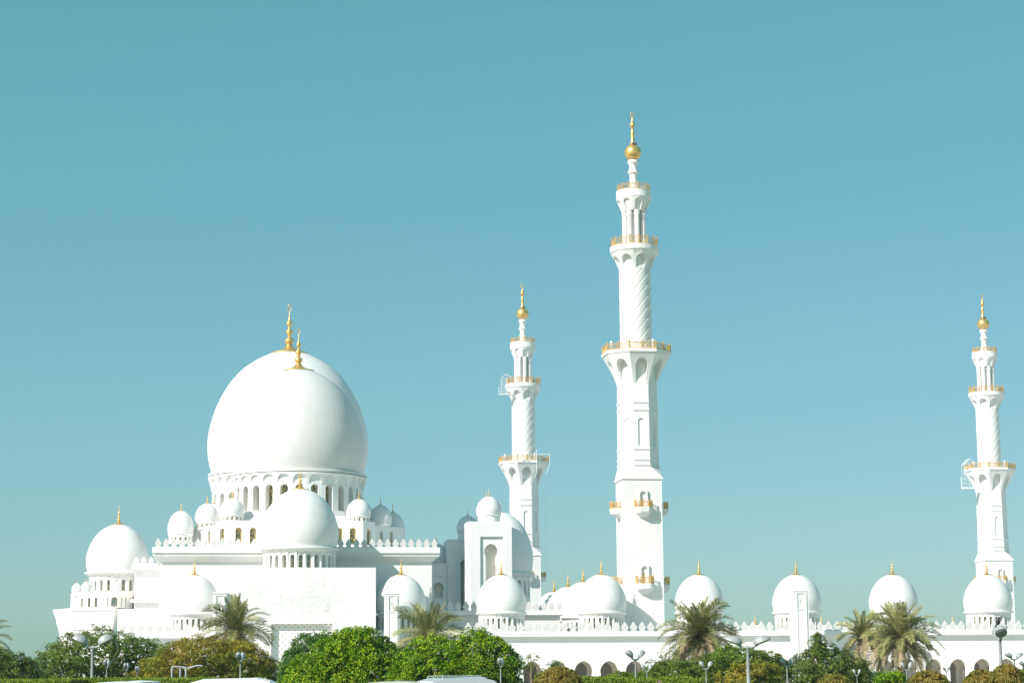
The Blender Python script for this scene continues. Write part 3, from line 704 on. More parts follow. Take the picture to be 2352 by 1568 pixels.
# arch in the recess wall
arw = (rx1-rx0)*.36; wall_bay(mb, lambda s, z, d: (s, RD+d, z), rx0, rx1, 0, rz, op_pointed(arw, 0.0, rz-arw-3.6), 1.2, 1, 2)
mb.box(-bw, bw, 2.4, 2.402, 0, zbt); mb.face([(-bw, 0, zbt), (bw, 0, zbt), (bw, 2.4, zbt), (-bw, 2.4, zbt)])
for s in (-1, 1): mb.face([(s*bw, 0, 0), (s*bw, 2.4, 0), (s*bw, 2.4, zbt), (s*bw, 0, zbt)])
mb.build('wall', [PLAIN, MOSAIC, INNER], portal)
mb = MB(); mb.box(-bw+.003, bw-.003, 2.41, YW-YB-.01, 0, zlow); mb.build('rear_block', PLAIN, portal)
# carved vines: raised branching stems on the wall
mb = MB(); rnd = random.Random(5)
def vine(x, z, a, L, depth_, curl):
    pts = []
    n = int(L/.25)
    for i in range(n):
        pts.append((x, z)); a += curl*.25; x += math.cos(a)*.25; z += math.sin(a)*.25
        if depth_ > 0 and i % 5 == 4: vine(x, z, a+rnd.choice((-1, 1))*.8, L*.5, depth_-1, rnd.choice((-1, 1))*rnd.uniform(.5, 1.3))
        if i % 2 == 1:
            b = a+rnd.choice((-1, 1))*1.1; s = .2
            mb.face([(x, -.02, z), (x+math.cos(b-.35)*s*.6, -.045, z+math.sin(b-.35)*s*.6), (x+math.cos(b)*s, -.02, z+math.sin(b)*s), (x+math.cos(b+.35)*s*.6, -.045, z+math.sin(b+.35)*s*.6)])
    for (p, q) in zip(pts[:-1], pts[1:]):
        dx, dz = q[0]-p[0], q[1]-p[1]; l = math.hypot(dx, dz); nx, nz = -dz/l*.028, dx/l*.028
        A = [(p[0]+nx, -.002, p[1]+nz), (p[0], -.03, p[1]), (p[0]-nx, -.002, p[1]-nz)]; B = [(q[0]+nx, -.002, q[1]+nz), (q[0], -.03, q[1]), (q[0]-nx, -.002, q[1]-nz)]
        mb.face([A[0], A[1], B[1], B[0]]); mb.face([A[1], A[2], B[2], B[1]])
z5 = rz+.6
for i in range(26):
    x = rx0-2+ (rx1-rx0+12)*i/25
    if x > bw-2: break
    vine(x, z5 if x < rx1+.5 else z5-3+rnd.random()*2, math.pi/2+rnd.uniform(-.7, .5), rnd.uniform(4, 8.5)*(1-.35*abs(i/25-.5)), 2, rnd.uniform(-.28, .28))
mb.build('carved_vines', PLAIN, portal)
dome_px('dome', portal, 688, 89.5, 1262, 1124, 1078, YB+8.0, (bx, YB, 0), rd_fac=.235, drum_h_px=52, drum_r=.9, nwin=26, win_w_px=5.2, win_h_px=30, sill_px=17, lip=.03, seg=96, frame=.12, depth_=.9)

# ================================================================== ARCADES
YD, YA = 366.0, 360.0
arcade = dict(rd_fac=.25, drum_h=2.9, drum_r=.885, nwin=24, win_w=.24, win_h=2.0, sill=.5, lip=.03, seg=72, frame=.07, depth_=.42)
xs = [at(c, 1405, YD).x for c in (1152, 1382, 1607, 1831, 2053, 2270)]
print('arcade dome x', [round(b-a, 2) for a, b in zip(xs[:-1], xs[1:])], 'pair', [round(at(c, 1405, YD).x, 2) for c in (445, 921)])
za0 = zat(1468.6, 60, YA); zac0 = zat(1460.6, 60, YA-.9); zac1 = zat(1450, 60, YA-.9); zam = zat(1429, 60, YA-.9)
x1282, x2313 = at(1282, 1540, YA).x, at(2313, 1540, YA).x; pitch = (x2313-x1282)/18; aw = 21.3/scl((60, YA, 5)); zsp = zat(1518, 60, YA)-aw*1.08
ax0 = x1282-pitch*3.5; ax1 = x1282+pitch*28.5
acx = (ax0+ax1)/2
wing = empty('arcade_wing', (acx, YA, 0), 'long white arcade with a row of gold-tipped domes, running right from the pavilion', 'arcade')
mb = MB(); nb = int(round((ax1-ax0)/pitch)); prof = op_horse(aw, aw*.955, 0.0, zsp, 14)
for k in range(nb):
    s0 = ax0-acx+k*pitch
    wall_bay(mb, lambda s, z, d: (s, d, z), s0, s0+pitch, 0, zac0, prof, 1.0, 0, None, 1.0, mrev=1)
    wall_bay(mb, lambda s, z, d: (s, 5.6+d, z), s0, s0+pitch, 0, zac0-2.2, prof, .9, 1)
mb.face([(ax0-acx, 1.0, zac0-2.2), (ax1-acx, 1.0, zac0-2.2), (ax1-acx, 12, zac0-2.2), (ax0-acx, 12, zac0-2.2)], 1)
mb.face([(ax0-acx, 12, 0), (ax1-acx, 12, 0), (ax1-acx, 12, zac0), (ax0-acx, 12, zac0)], 1)
mb.face([(ax0-acx, 0, 0), (ax0-acx, 12, 0), (ax0-acx, 12, zac0), (ax0-acx, 0, zac0)])
# inner face of the front wall
for k in range(nb):
    s0 = ax0-acx+k*pitch; wall_bay(mb, lambda s, z, d: (s, 1.0, z), s0, s0+pitch, 0, zac0-2.2, prof, 0, 1)
    for t in (-1, 1): mb.lathe([(.30, 0), (.30, .5), (.22, .6), (.22, zsp-.5), (.32, zsp-.1), (.32, zsp)], 8, (s0+.42, .5 if t < 0 else 5.2), 0, cap=False)
mb.build('wall', [PLAIN, INNER], wing)
mb = MB(); mb.box(ax0-acx-.9, ax1-acx, -.9, 12.5, zac0+.002, zac1); mb.box(ax0-acx-.5, ax1-acx, -.5, 12.2, zac0-.35, zac0)
mb.build('cornice', PLAIN, wing)
mpx = 20.1/scl((60, YA, zac1)); merlon_row(wing, ax0-acx-.7, ax1-acx, -.6, zac1, mpx, zam-zac1)
first = None
for i, c in enumerate((1152, 1382, 1607, 1831, 2053, 2270)):
    if first is None:
        first, (fx, _, fz, fr_) = dome_px('dome', wing, c, 57.6, 1408, 1320, 1284, YD, (acx, YA, 0), **arcade)
        print('arcade dome R', fr_, 'z', fz)
    else: copy_tree(first, wing, (xs[i]-acx, YD-YA, first.location.z))
for q in (1, 2): copy_tree(first, wing, (xs[5]-acx+(xs[5]-xs[4])*q, YD-YA, first.location.z))
# left wing with one dome (and its twin on the shaded side of the portal)
lx0, lx1 = at(283, 1450, YA).x, xb0-.01; lcx = (lx0+lx1)/2
lwing = empty('arcade_wing', (lcx, YA, 0), 'short white arcade wing with one dome, left of the entrance portal behind a palm', 'arcade')
mb = MB(); n = 4; p = (lx1-lx0)/n
for k in range(n): wall_bay(mb, lambda s, z, d: (s, d, z), lx0-lcx+k*p, lx0-lcx+(k+1)*p, 0, zac0, op_horse(aw, aw*.955, 0, zsp), 1.0, 0, 1)
mb.box(lx0-lcx, lx1-lcx, 1.0, YW-YA-.01, 0, zac0-.001); mb.build('wall', [PLAIN, INNER], lwing)
mb = MB(); mb.box(lx0-lcx-.9, lx1-lcx, -.9, YW-YA-.02, zac0+.002, zac1); mb.box(lx0-lcx-.5, lx1-lcx, -.5, 2, zac0-.35, zac0); mb.build('cornice', PLAIN, lwing)
merlon_row(lwing, lx0-lcx-.7, lx1-lcx, -.6, zac1, mpx, zam-zac1)
copy_tree(first, lwing, (at(445, 1405, YD).x-lcx, YD-YA, first.location.z))
rx_0, rx_1 = xb1+.01, ax0-.01; rcx = (rx_0+rx_1)/2
rwing = empty('arcade_wing', (rcx, YA+1.5, 0), 'short arcade wing with a half-shaded dome, in the shadow right of the entrance portal', 'arcade')
mb = MB(); zr_ = zat(1446, rcx, YA+1.5); mb.box(rx_0-rcx, rx_1-rcx, 0, YW-YA-1.52, 0, zr_); 
mb.box(rx_0-rcx, rx_1-rcx, -.4, 0-.002, zr_-1.1, zr_-.4); mb.build('wall', PLAIN, rwing)
copy_tree(first, rwing, (at(921, 1405, YD).x-rcx, YD-YA-1.5, first.location.z))
# middle block behind the arcade, with its own crenellated parapet
YM = 377.0
mx0, mx1 = xr+.05, at(1286, 1405, YM).x; mcx = (mx0+mx1)/2
mid = empty('link_block', (mcx, YM, 0), 'low white block with a crenellated parapet, behind the first arcade domes', 'building')
z0_, z1_, z2_ = zat(1412, mcx, YM), zat(1402, mcx, YM-.8), zat(1381, mcx, YM-.8)
mb = MB(); mb.box(mx0-mcx, mx1-mcx, 0, 40, 0, z0_); mb.build('wall', MARBLE, mid)
mb = MB(); mb.box(mx0-mcx+.0, mx1-mcx+.8, -.8, 40.8, z0_+.002, z1_); mb.build('cornice', PLAIN, mid)
merlon_row(mid, mx0-mcx+1.8, mx1-mcx+.6, -.6, z1_, mpx*.93, z2_-z1_)
# side arcade running back from the corner, seen end on
sx = at(1345, 1405, 398).x
side = empty('side_arcade', (sx, 385, 0), 'white side arcade whose domes step back to the left of the tallest minaret', 'arcade')
mb = MB(); mb.box(-5.2, 5.2, 0, 140, 0, zac1-.3); mb.build('wall', PLAIN, side)
mb = MB(); mb.box(-5.8, 5.8, -.3, 140.3, zac1-.298, zac1+.3); mb.build('cornice', PLAIN, side)
for (c, R_px, yb_, yd, yt, Z) in ((1340, 54, 1409, 1332, 1300, 393), (1305, 51, 1420, 1346, 1315, 414), (1273, 48.5, 1430, 1361, 1332, 437)):
    z_ = first.location.z; X_ = xat(c, Z, z_+5)
    copy_tree(first, side, (X_-sx, Z-385, z_))
# far arcade: low domes behind the parapet
YF = 545.0
fxc = at(1950, 1440, YF).x
far = empty('far_arcade', (fxc, YF, 0), 'distant far side of the courtyard arcade, only three dome tips showing above the parapet', 'arcade')
mb = MB(); mb.box(at(1500, 1500, YF).x-fxc, at(2450, 1500, YF).x-fxc, 0, 10, 0, zat(1462, fxc, YF)); mb.build('wall', PLAIN, far)
for c in (1736, 1888, 2190):
    dome_px('dome', far, c, 38, 1470, 1434, 1410, YF+4, (fxc, YF, 0), rd_fac=.27, drum_h=3.0, drum_r=.9, nwin=20, win_w=.3, win_h=1.8, sill=.6, seg=40, arcs=(-40, 40))

# ================================================================== COURTYARD PAVILION (middle)
def pav_block(name, px0, px1, ytop, Y, dep, panel=None, key=None, parent=None, loc0=(0, 0)):
    x0, x1 = at(px0, 1300, Y).x, at(px1, 1300, Y).x; zt_ = zat(ytop, (x0+x1)/2, Y); c = (x0+x1)/2
    mb = MB(); ox, oy = loc0
    if key:
        kx_, kr, kap, kbot = key; kc = at(kx_, 1280, Y).x; r = kr/scl((kc, Y, 30)); za = zat(kap, kc, Y); zb_ = zat(kbot, kc, Y)
        pf = op_horse(r, r*.80, zb_, za-r*1.12, 16); g = min(kc-x0, x1-kc)*.98
        d0 = 0.0
        if panel:
            p0, p1, py = panel; X0, X1 = at(p0, 1300, Y).x, at(p1, 1300, Y).x; zp = zat(py, c, Y); d0 = .5
            mb.face([(x0-ox, Y-oy, 0), (X0-ox, Y-oy, 0), (X0-ox, Y-oy, zt_), (x0-ox, Y-oy, zt_)]); mb.face([(X1-ox, Y-oy, 0), (x1-ox, Y-oy, 0), (x1-ox, Y-oy, zt_), (X1-ox, Y-oy, zt_)])
            mb.face([(X0-ox, Y-oy, zp), (X1-ox, Y-oy, zp), (X1-ox, Y-oy, zt_), (X0-ox, Y-oy, zt_)])
            for X_ in (X0, X1): mb.face([(X_-ox, Y-oy, 0), (X_-ox, Y-oy+d0, 0), (X_-ox, Y-oy+d0, zp), (X_-ox, Y-oy, zp)])
            mb.face([(X0-ox, Y-oy, zp), (X1-ox, Y-oy, zp), (X1-ox, Y-oy+d0, zp), (X0-ox, Y-oy+d0, zp)])
            a, b, top = X0, X1, zp
        else: a, b, top = x0, x1, zt_
        gg = min(kc-a, b-kc)
        mpq = lambda s, z, d: (s-ox, Y-oy+d0+d, z)
        if kc-gg > a+.01: wall_bay(mb, mpq, a, kc-gg, 0, top, None, 0)
        if kc+gg < b-.01: wall_bay(mb, mpq, kc+gg, b, 0, top, None, 0)
        wall_bay(mb, mpq, kc-gg, kc+gg, 0, top, pf, 1.8, 0, 1)
    else: mb.face([(x0-ox, Y-oy, 0), (x1-ox, Y-oy, 0), (x1-ox, Y-oy, zt_), (x0-ox, Y-oy, zt_)])
    for X_ in (x0, x1): mb.face([(X_-ox, Y-oy, 0), (X_-ox, Y-oy+dep, 0), (X_-ox, Y-oy+dep, zt_), (X_-ox, Y-oy, zt_)])
    mb.face([(x0-ox, Y-oy, zt_), (x1-ox, Y-oy, zt_), (x1-ox, Y-oy+dep, zt_), (x0-ox, Y-oy+dep, zt_)]); mb.face([(x0-ox, Y-oy+dep, 0), (x1-ox, Y-oy+dep, 0), (x1-ox, Y-oy+dep, zt_), (x0-ox, Y-oy+dep, zt_)])
    return mb.build(name, [PLAIN, INNER], parent)
YP = 447.0; px_ = at(1122, 1300, YP).x
pav = empty('courtyard_pavilion', (px_, YP, 0), 'tall white pavilion with a keyhole arch, small dome in front, large dome behind', 'pavilion')
pav_block('tower', 1080, 1176, 1197, YP, 9, (1103.3, 1155.6, 1231.6), (1128.5, 15.8, 1247.8, 1400), pav, (px_, YP))
mb = MB(); x0 = at(1080, 1300, YP).x-px_; x9 = at(1072.7, 1300, YP+1.2).x-px_; zt_ = zat(1197, px_, YP)
mb.prism([(x9, .6), (x0-.002, 0.002), (x0-.002, 6), (x9, 6)], 0, zt_-.01); mb.build('buttress', PLAIN, pav)
sm2 = dict(rd_fac=.2, drum_r=.9, nwin=10, arcs=(-1, -2), cols=False, lip=0, seg=48, fin_ring=False, win_w=.05, win_h=.2, sill=.2)
dome_px('small_dome', pav, 1123.3, 28.5, 1183, 1140, 1117, YP+4.5, (px_, YP, 0), drum_h_px=12, **sm2)
dome_px('small_dome', pav, 1117.5, 24, 1183, 1144, 1121, YP+16, (px_, YP, 0), drum_h_px=30, **sm2)
dome_px('dome', pav, 1150, 75, 1319, 1178, 1150, YP+16, (px_, YP, 0), rd_fac=.2, drum_h_px=62, drum_r=.88, nwin=22, win_w_px=4.2, win_h_px=38, sill_px=18, lip=.03, seg=80, frame=.12, depth_=.8, fin_ring=False)
pav_block('rear_tower', 1028.8, 1071.5, 1238, YP+14, 10, None, (1066, 9, 1285, 1400), pav, (px_, YP))
dome_px('small_dome', pav, 1074.5, 26, 1222, 1184, 1166, YP+22, (px_, YP, 0), drum_h_px=16, **sm2)
pv2 = at(1010, 1340, 462).x
pw = empty('domed_gatehouse', (pv2, 462, 0), 'grey-shaded block with a round keyhole opening and half-hidden dome, just right of the prayer hall', 'building')
pav_block('wall', 985, 1029, 1296, 462, 10, None, (1007.8, 11.5, 1336.5, 1372), pw, (pv2, 462))
dome_px('dome', pw, 1003, 25, 1290, 1247, 1228, 468, (pv2, 462, 0), drum_h_px=8, **sm2)
mb = MB(); x0, x1 = at(985, 1323, 462).x-pv2, at(1029, 1323, 462).x-pv2
for yy in (1323, 1296.5): mb.box(x0-.1, x1+.15, -.25, -.002, zat(yy, pv2, 462), zat(yy, pv2, 462)+.35)
mb.build('string_course', PLAIN, pw)

# ================================================================== LEFT ANNEX
YL = 447.0
la = at(250, 1400, YL).x
ann = empty('domed_annex', (la, YL, 0), 'white polygonal annex with one medium dome ringed by little turrets, at the far left', 'building')
def lp(px, Y): return (at(px, 1400, Y).x-la, Y-YL)
zT = lambda y, Y=YL: zat(y, la, Y)
d270, (Xd, _, zd_, Rd_) = dome_px('dome', ann, 270, 72, 1316, 1205, 1161, YL+12, (la, YL, 0), rd_fac=.235, drum_h_px=44, drum_r=.86, nwin=22, win_w_px=4.3, win_h_px=25, sill_px=10, lip=.04, seg=84, frame=.12, depth_=.8)
zg0, zg1 = zT(1396, YL), zT(1358, YL)
wz = (zT(1393), zT(1371))
def tw_(px): return px
P = [lp(162, YL+9), lp(180, YL+3.4), lp(195, YL+1.2), lp(229, YL+1.0), lp(240, YL-1.4), lp(254, YL-2.4), lp(271, YL-2.0), lp(302, YL+3.5), lp(312, YL+14), lp(300, YL+24), lp(175, YL+24)]
k_ = dict(glass=GLASSP, depth_=.35, frame=.08)
W1 = lambda t, w=.22: (t, w, wz[0], wz[1])
block('gallery', ann, P, zg0, zg1, {0: [W1(.55), W1(.9)], 1: [W1(.5, .5)], 2: [W1(.27, .28), W1(.73, .28)], 3: [W1(.4, .22), W1(.85, .22)], 4: [W1(.5, .22)], 5: [W1(.5, .72)], 6: [W1(.25, .25), W1(.55, .25), W1(.88, .25)]}, **k_)
for (c, r, yb_, yd, yt, Y) in ((176, 11.5, 1357, 1338, 1329, YL+5), (198, 11.5, 1354, 1334, 1326, YL+4), (264.6, 12.5, 1352, 1332, 1321, YL+1.0)):
    dome_px('turret_dome', ann, c, r, yb_, yd+1, yt, Y, (la, YL, 0), drum_h_px=5, rd_fac=.22, drum_r=.92, nwin=8, arcs=(-1, -2), cols=False, lip=.02, seg=32, fin_ring=False, win_w=.05, win_h=.2, sill=.2)
# corbelled terrace
T0 = [lp(138, YL+4), lp(168, YL-4.5), lp(258, YL-5.5), lp(262, YL+2), lp(262, YL+30), lp(138, YL+30)]
def off(poly, s):
    cx_ = sum(p[0] for p in poly)/len(poly); cy_ = sum(p[1] for p in poly)/len(poly)
    return [(p[0]+(p[0]-cx_)/max(.1, math.hypot(p[0]-cx_, p[1]-cy_))*s, p[1]+(p[1]-cy_)/max(.1, math.hypot(p[0]-cx_, p[1]-cy_))*s) for p in poly]
mb = MB(); z_a, z_b, z_c, z_d = zT(1443), zT(1432), zT(1420), zT(1398)
mb.prism(off(T0, 0), 0, z_a-.25); mb.prism(off(T0, .35), z_a-.248, z_a); mb.prism(off(T0, .2), z_a+.002, z_b, 0, off(T0, .7)); mb.prism(off(T0, .75), z_b+.002, z_c, 0, off(T0, 1.0)); mb.prism(off(T0, 1.1), z_c+.002, z_d-.5, 0, off(T0, 1.75)); mb.prism(off(T0, 1.9), z_d-.498, z_d)
mb.build('terrace', PLAIN, ann)
YR = 438.0; mb = MB()
a0, a1 = at(309, 1340, YR).x-la, at(372, 1340, YR).x-la
b0 = at(304, 1300, YR-1).x-la
mb.box(a0, a1, YR-YL, YR-YL+30, 0, zT(1310, YR)); mb.prism([(a0, YR-YL-.002), (a1, YR-YL-.002), (a1, YR-YL+30), (a0, YR-YL+30)], zT(1325, YR), zT(1307, YR), 0, [(b0, YR-YL-1.2), (a1, YR-YL-1.2), (a1, YR-YL+30), (b0, YR-YL+30)])
mb.box(b0-.1, a1, YR-YL-1.4, YR-YL+30.1, zT(1307, YR)+.002, zT(1294, YR)); mb.box(a0-.8, a1, YR-YL-.9, YR-YL-.003, zT(1392, YR)+.8, zT(1387, YR)+1.0)
mb.build('side_block', PLAIN, ann)
mz0 = zT(1294, YR); merlon_row(ann, b0, a1, YR-YL-1.2, mz0, mpx*.92, zT(1279, YR)-mz0)
YQ = 420.0; mb = MB(); q0, q1 = at(270, 1420, YQ).x-la, at(372, 1420, YQ).x-la
mb.box(q0, q1, YQ-YL, YQ-YL+17, 0, zat(1398, la, YQ)); mb.build('lower_wall', PLAIN, ann)

# ================================================================== CARVED PYLONS
def pylon(cx, wpx, ytop, Y, label):
    p = at(cx, ytop, Y); w_ = wpx/scl(p)/2; h = p.z
    o = empty('carved_pylon', (at(cx, 1450, Y).x, Y, 0), label, 'pylon', 'carved marble pylons in front of the arcade')
    mb = MB(); d = .12
    mb.box(-w_, w_, 0, w_*2, 0, h-.25); mb.box(-w_-.12, w_+.12, -.12, w_*2+.12, h-.248, h)
    zz = [0, h*.2, h*.42, h*.80, h-.6]
    for s in (-1, 1): mb.box(s*w_*.62-.14, s*w_*.62+.14, -.16, -.002, 0, h-.5)
    for z in (h*.28, h*.36, h*.80, h*.965): mb.box(-w_*.5, w_*.5, -.14, -.003, z, z+.16)
    mb.build('shaft', PLAIN, o)
    mb = MB(); mb.box(-w_*.45, w_*.45, -.07, -.004, h*.375, h*.795); mb.build('carved_panel', CARVED, o)
    nn = 16; rr = w_*.42
    for zc in (h*.885, h*.325):
        mb = MB()
        for ring, dp in ((1.0, .03), (.7, .06), (.36, .08)):
            pts0 = [(rr*ring*math.cos(a), -.004, zc+rr*ring*math.sin(a)) for a in [2*math.pi*i/nn for i in range(nn)]]
            pts1 = [(x*.88, -dp, zc+(z-zc)*.88) for x, y, z in pts0]; pts2 = [(x*.70, -dp*.3-.01, zc+(z-zc)*.70) for x, y, z in pts0]
            mb.grid([pts0, pts1, pts2])
        mb.build('rosette', CARVED, o)
    return o
pylon(901, 32, 1360, 352, 'carved white pylon in front of the half-shaded dome, right of the entrance portal')
pylon(504, 32, 1359, 352, 'carved white pylon left of the entrance portal, half hidden by a date palm')
pylon(1842, 35, 1354, 351, 'carved white pylon standing alone in front of the arcade dome on the right')

# ================================================================== SCAFFOLDS ON THE FAR MINARETS
def frame_mb(x0, x1, y0, y1, z0, z1, nz=4, r=.034):
    mb = MB()
    for x in (x0, x1):
        for y in (y0, y1): mb.tube([(x, y, z0), (x, y, z1)], r, 4)
    for k in range(nz+1):
        z = z0+(z1-z0)*k/nz
        mb.tube([(x0, y0, z), (x1, y0, z)], r*.8, 4); mb.tube([(x0, y1, z), (x1, y1, z)], r*.8, 4); mb.tube([(x0, y0, z), (x0, y1, z)], r*.8, 4); mb.tube([(x1, y0, z), (x1, y1, z)], r*.8, 4)
        if k < nz:
            za = z0+(z1-z0)*(k+1)/nz
            mb.tube([(x0, y0, z), (x1, y0, za)], r*.7, 4); mb.tube([(x1, y0, z), (x0, y0, za)], r*.7, 4)
    return mb
def scaffold(px0, px1, yt, yb, Y, label, mpx):
    a, b = at(px0, yb, Y), at(px1, yt, Y)
    o = empty('maintenance_cradle', (a.x, Y, a.z), label, 'scaffold', 'white cleaning cradles hung on the far minarets')
    w_, h = b.x-a.x, b.z-a.z; m_ = at(mpx, yb, Y).x-a.x
    frame_mb(0, w_*.55, -1.2, .6, h*.12, h*.82, 5).build('lattice_frame', WHITEM, o)
    mb = MB(); mb.box(-.3, m_, -1.3, .7, h*.10, h*.14)
    mb.tube([(-.6, -.3, h*.1), (-.6, -.3, h*.45)], .08, 4); mb.build('walkway', WHITEM, o)
    mb = MB(); mb.tube([(0, -1.2, h*.82), (w_*.45, -1.2, h), (w_*1.0, -1.2, h*.86)], .08, 4); mb.tube([(0, .6, h*.82), (w_*.45, .6, h), (w_*1.0, .6, h*.86)], .08, 4)
    for k in range(5):
        t = k/4; mb.tube([(w_*.45*t, -1.2, h*(.82+.18*t)), (w_*.45*t, .6, h*(.82+.18*t))], .06, 4)
    mb.build('roof_frame', WHITEM, o)
scaffold(1151, 1174, 860, 912, 519, 'white lattice cradle hung on the left of the middle minaret gallery', 1176)
scaffold(2213, 2240, 1054, 1130, 515, 'white lattice cradle hung on the left of the far right minaret', 2238)
Yd = 513.0; p0 = at(1185, 1052, Yd)
o = empty('hoisting_davit', tuple(p0), 'white hoisting arms with thin cables, on the lower gallery of the middle minaret', 'hoist')
def q_(px, py, dy=0.0): v = at(px, py, Yd+dy); return (v.x-p0.x, dy, v.z-p0.z)
mb = MB(); mb.tube([q_(1187, 1036), q_(1187, 1080)], .09, 5); mb.tube([q_(1187, 1041), q_(1200, 1042)], .07, 5); mb.tube([q_(1187, 1078), q_(1206, 1098)], .07, 5); mb.build('arm', WHITEM, o)
mb = MB(); mb.tube([q_(1232, 1032), q_(1233, 1082), q_(1228, 1096)], .09, 5); mb.tube([q_(1236, 1043), q_(1264, 1043)], .09, 5); mb.build('arm', WHITEM, o)
mb = MB(); mb.tube([q_(1262, 1043), q_(1263, 1066), q_(1254, 1088)], .05, 4); mb.build('arm', WHITEM, o)
mb = MB()
for x in (1243, 1252): mb.tube([q_(x, 1085), q_(x+2, 1330)], .022, 3)
mb.build('cable', GREYM, o)

# ================================================================== VEGETATION
def mesh_np(name, V, F, mat, parent=None, loc=(0, 0, 0), extra=None):
    """V (n,3) F (m,4); extra: list of (MB, slot) merged for cores"""
    me = bpy.data.meshes.new(name); me.vertices.add(len(V)); me.vertices.foreach_set('co', V.astype(np.float32).ravel())
    me.loops.add(F.size); me.loops.foreach_set('vertex_index', F.astype(np.int32).ravel())
    me.polygons.add(len(F)); me.polygons.foreach_set('loop_start', np.arange(0, F.size, 4, dtype=np.int32)); me.polygons.foreach_set('loop_total', np.full(len(F), 4, np.int32))
    me.materials.append(mat); me.update(calc_edges=True); me.validate()
    o = bpy.data.objects.new(name, me); COL.objects.link(o); o.location = loc
    if parent: o.parent = parent
    return o
def unit(a): return a/np.maximum(1e-9, np.linalg.norm(a, axis=-1, keepdims=True))
def leaf_quads(C, Nrm, L, Wd, rng):
    """C centres, Nrm approx normals, L,Wd sizes arrays"""
    n = len(C); t = unit(np.cross(Nrm, rng.normal(size=(n, 3)))); b = np.cross(Nrm, t)
    L = L[:, None]; Wd = Wd[:, None]
    V = np.stack([C-t*L/2, C-b*Wd/2, C+t*L/2, C+b*Wd/2], 1).reshape(-1, 3)
    F = np.arange(n*4).reshape(-1, 4)
    return V, F
def crown(lobes, rng, dens=9.0, clump=60, cr=.36, leaf=(.125, .055), flat=.6, gap=0.0, rough=.10, core=True):
    """lobes: (cx,cy,cz,rx,ry,rz) local metres. Leaf sprays sit on a lumpy shell; inner larger leaves close the crown"""
    Cs, Ns = [], []
    LB = np.array(lobes)
    for (cx, cy, cz, rx, ry, rz) in lobes:
        area = 4*math.pi*((rx*ry)**1.6/3+(rx*rz)**1.6/3+(ry*rz)**1.6/3)**(1/1.6)
        n = int(area*dens); d = unit(rng.normal(size=(n, 3)))
        ph = rng.random(6)*6.28
        lump = (np.sin(d[:, 0]*7+ph[0])*np.sin(d[:, 1]*6+ph[1])+np.sin(d[:, 2]*8+ph[2]+d[:, 0]*4))*rough*.5 + rng.normal(size=n)*rough*.45
        r = 1+lump; r[rng.random(n) < .35] *= .84
        P = d*np.array([rx, ry, rz])*r[:, None] + np.array([cx, cy, cz])
        keep = np.ones(n, bool)
        for q in LB:
            if q[0] == cx and q[2] == cz and q[1] == cy: continue
            e = (P-q[:3])/q[3:]; keep &= (e**2).sum(1) > .72
        if gap: keep &= rng.random(n) > gap
        Cs.append(P[keep]); Ns.append(unit(d/np.array([rx, ry, rz]))[keep])
    C = np.concatenate(Cs); Nn = np.concatenate(Ns); m = len(C)
    # each clump: a spray, tilted between horizontal and the shell normal
    up = np.array([0, 0, 1.0]); sn = unit(Nn*(1-flat)+up*flat + rng.normal(size=(m, 3))*.28)
    k = clump; c = np.repeat(C, k, 0); nrm = np.repeat(sn, k, 0)
    t = unit(np.cross(nrm, np.repeat(unit(rng.normal(size=(m, 3))), k, 0))); b = np.cross(nrm, t)
    sc_ = np.repeat(rng.uniform(.6, 1.35, m), k)*cr
    rr = np.sqrt(rng.random(m*k))*sc_; a = rng.random(m*k)*6.28
    P = c + t*(rr*np.cos(a))[:, None] + b*(rr*np.sin(a)*.7)[:, None] - up*((rr/cr)**2*cr*.35)[:, None] + nrm*rng.normal(size=m*k)[:, None]*cr*.14
    ln = unit(nrm + rng.normal(size=(m*k, 3))*.45)
    V, F = leaf_quads(P, ln, rng.uniform(.7, 1.3, m*k)*leaf[0], rng.uniform(.7, 1.3, m*k)*leaf[1], rng)
    if core:
        VV, FF = [V], [F]; off_ = len(V)
        for (cx, cy, cz, rx, ry, rz) in lobes:
            n = int(rx*rz*190)+160; d = unit(rng.normal(size=(n, 3))); r = rng.uniform(.55, .84, n)
            Pc = d*np.array([rx, ry, rz])*r[:, None]+np.array([cx, cy, cz]); q = leaf[0]*1.7
            v, f = leaf_quads(Pc, unit(d+rng.normal(size=(n, 3))*.4), rng.uniform(.8, 1.4, n)*q, rng.uniform(.8, 1.4, n)*q*.7, rng)
            VV.append(v); FF.append(f+off_); off_ += len(v)
        V = np.concatenate(VV); F = np.concatenate(FF)
    return V, F
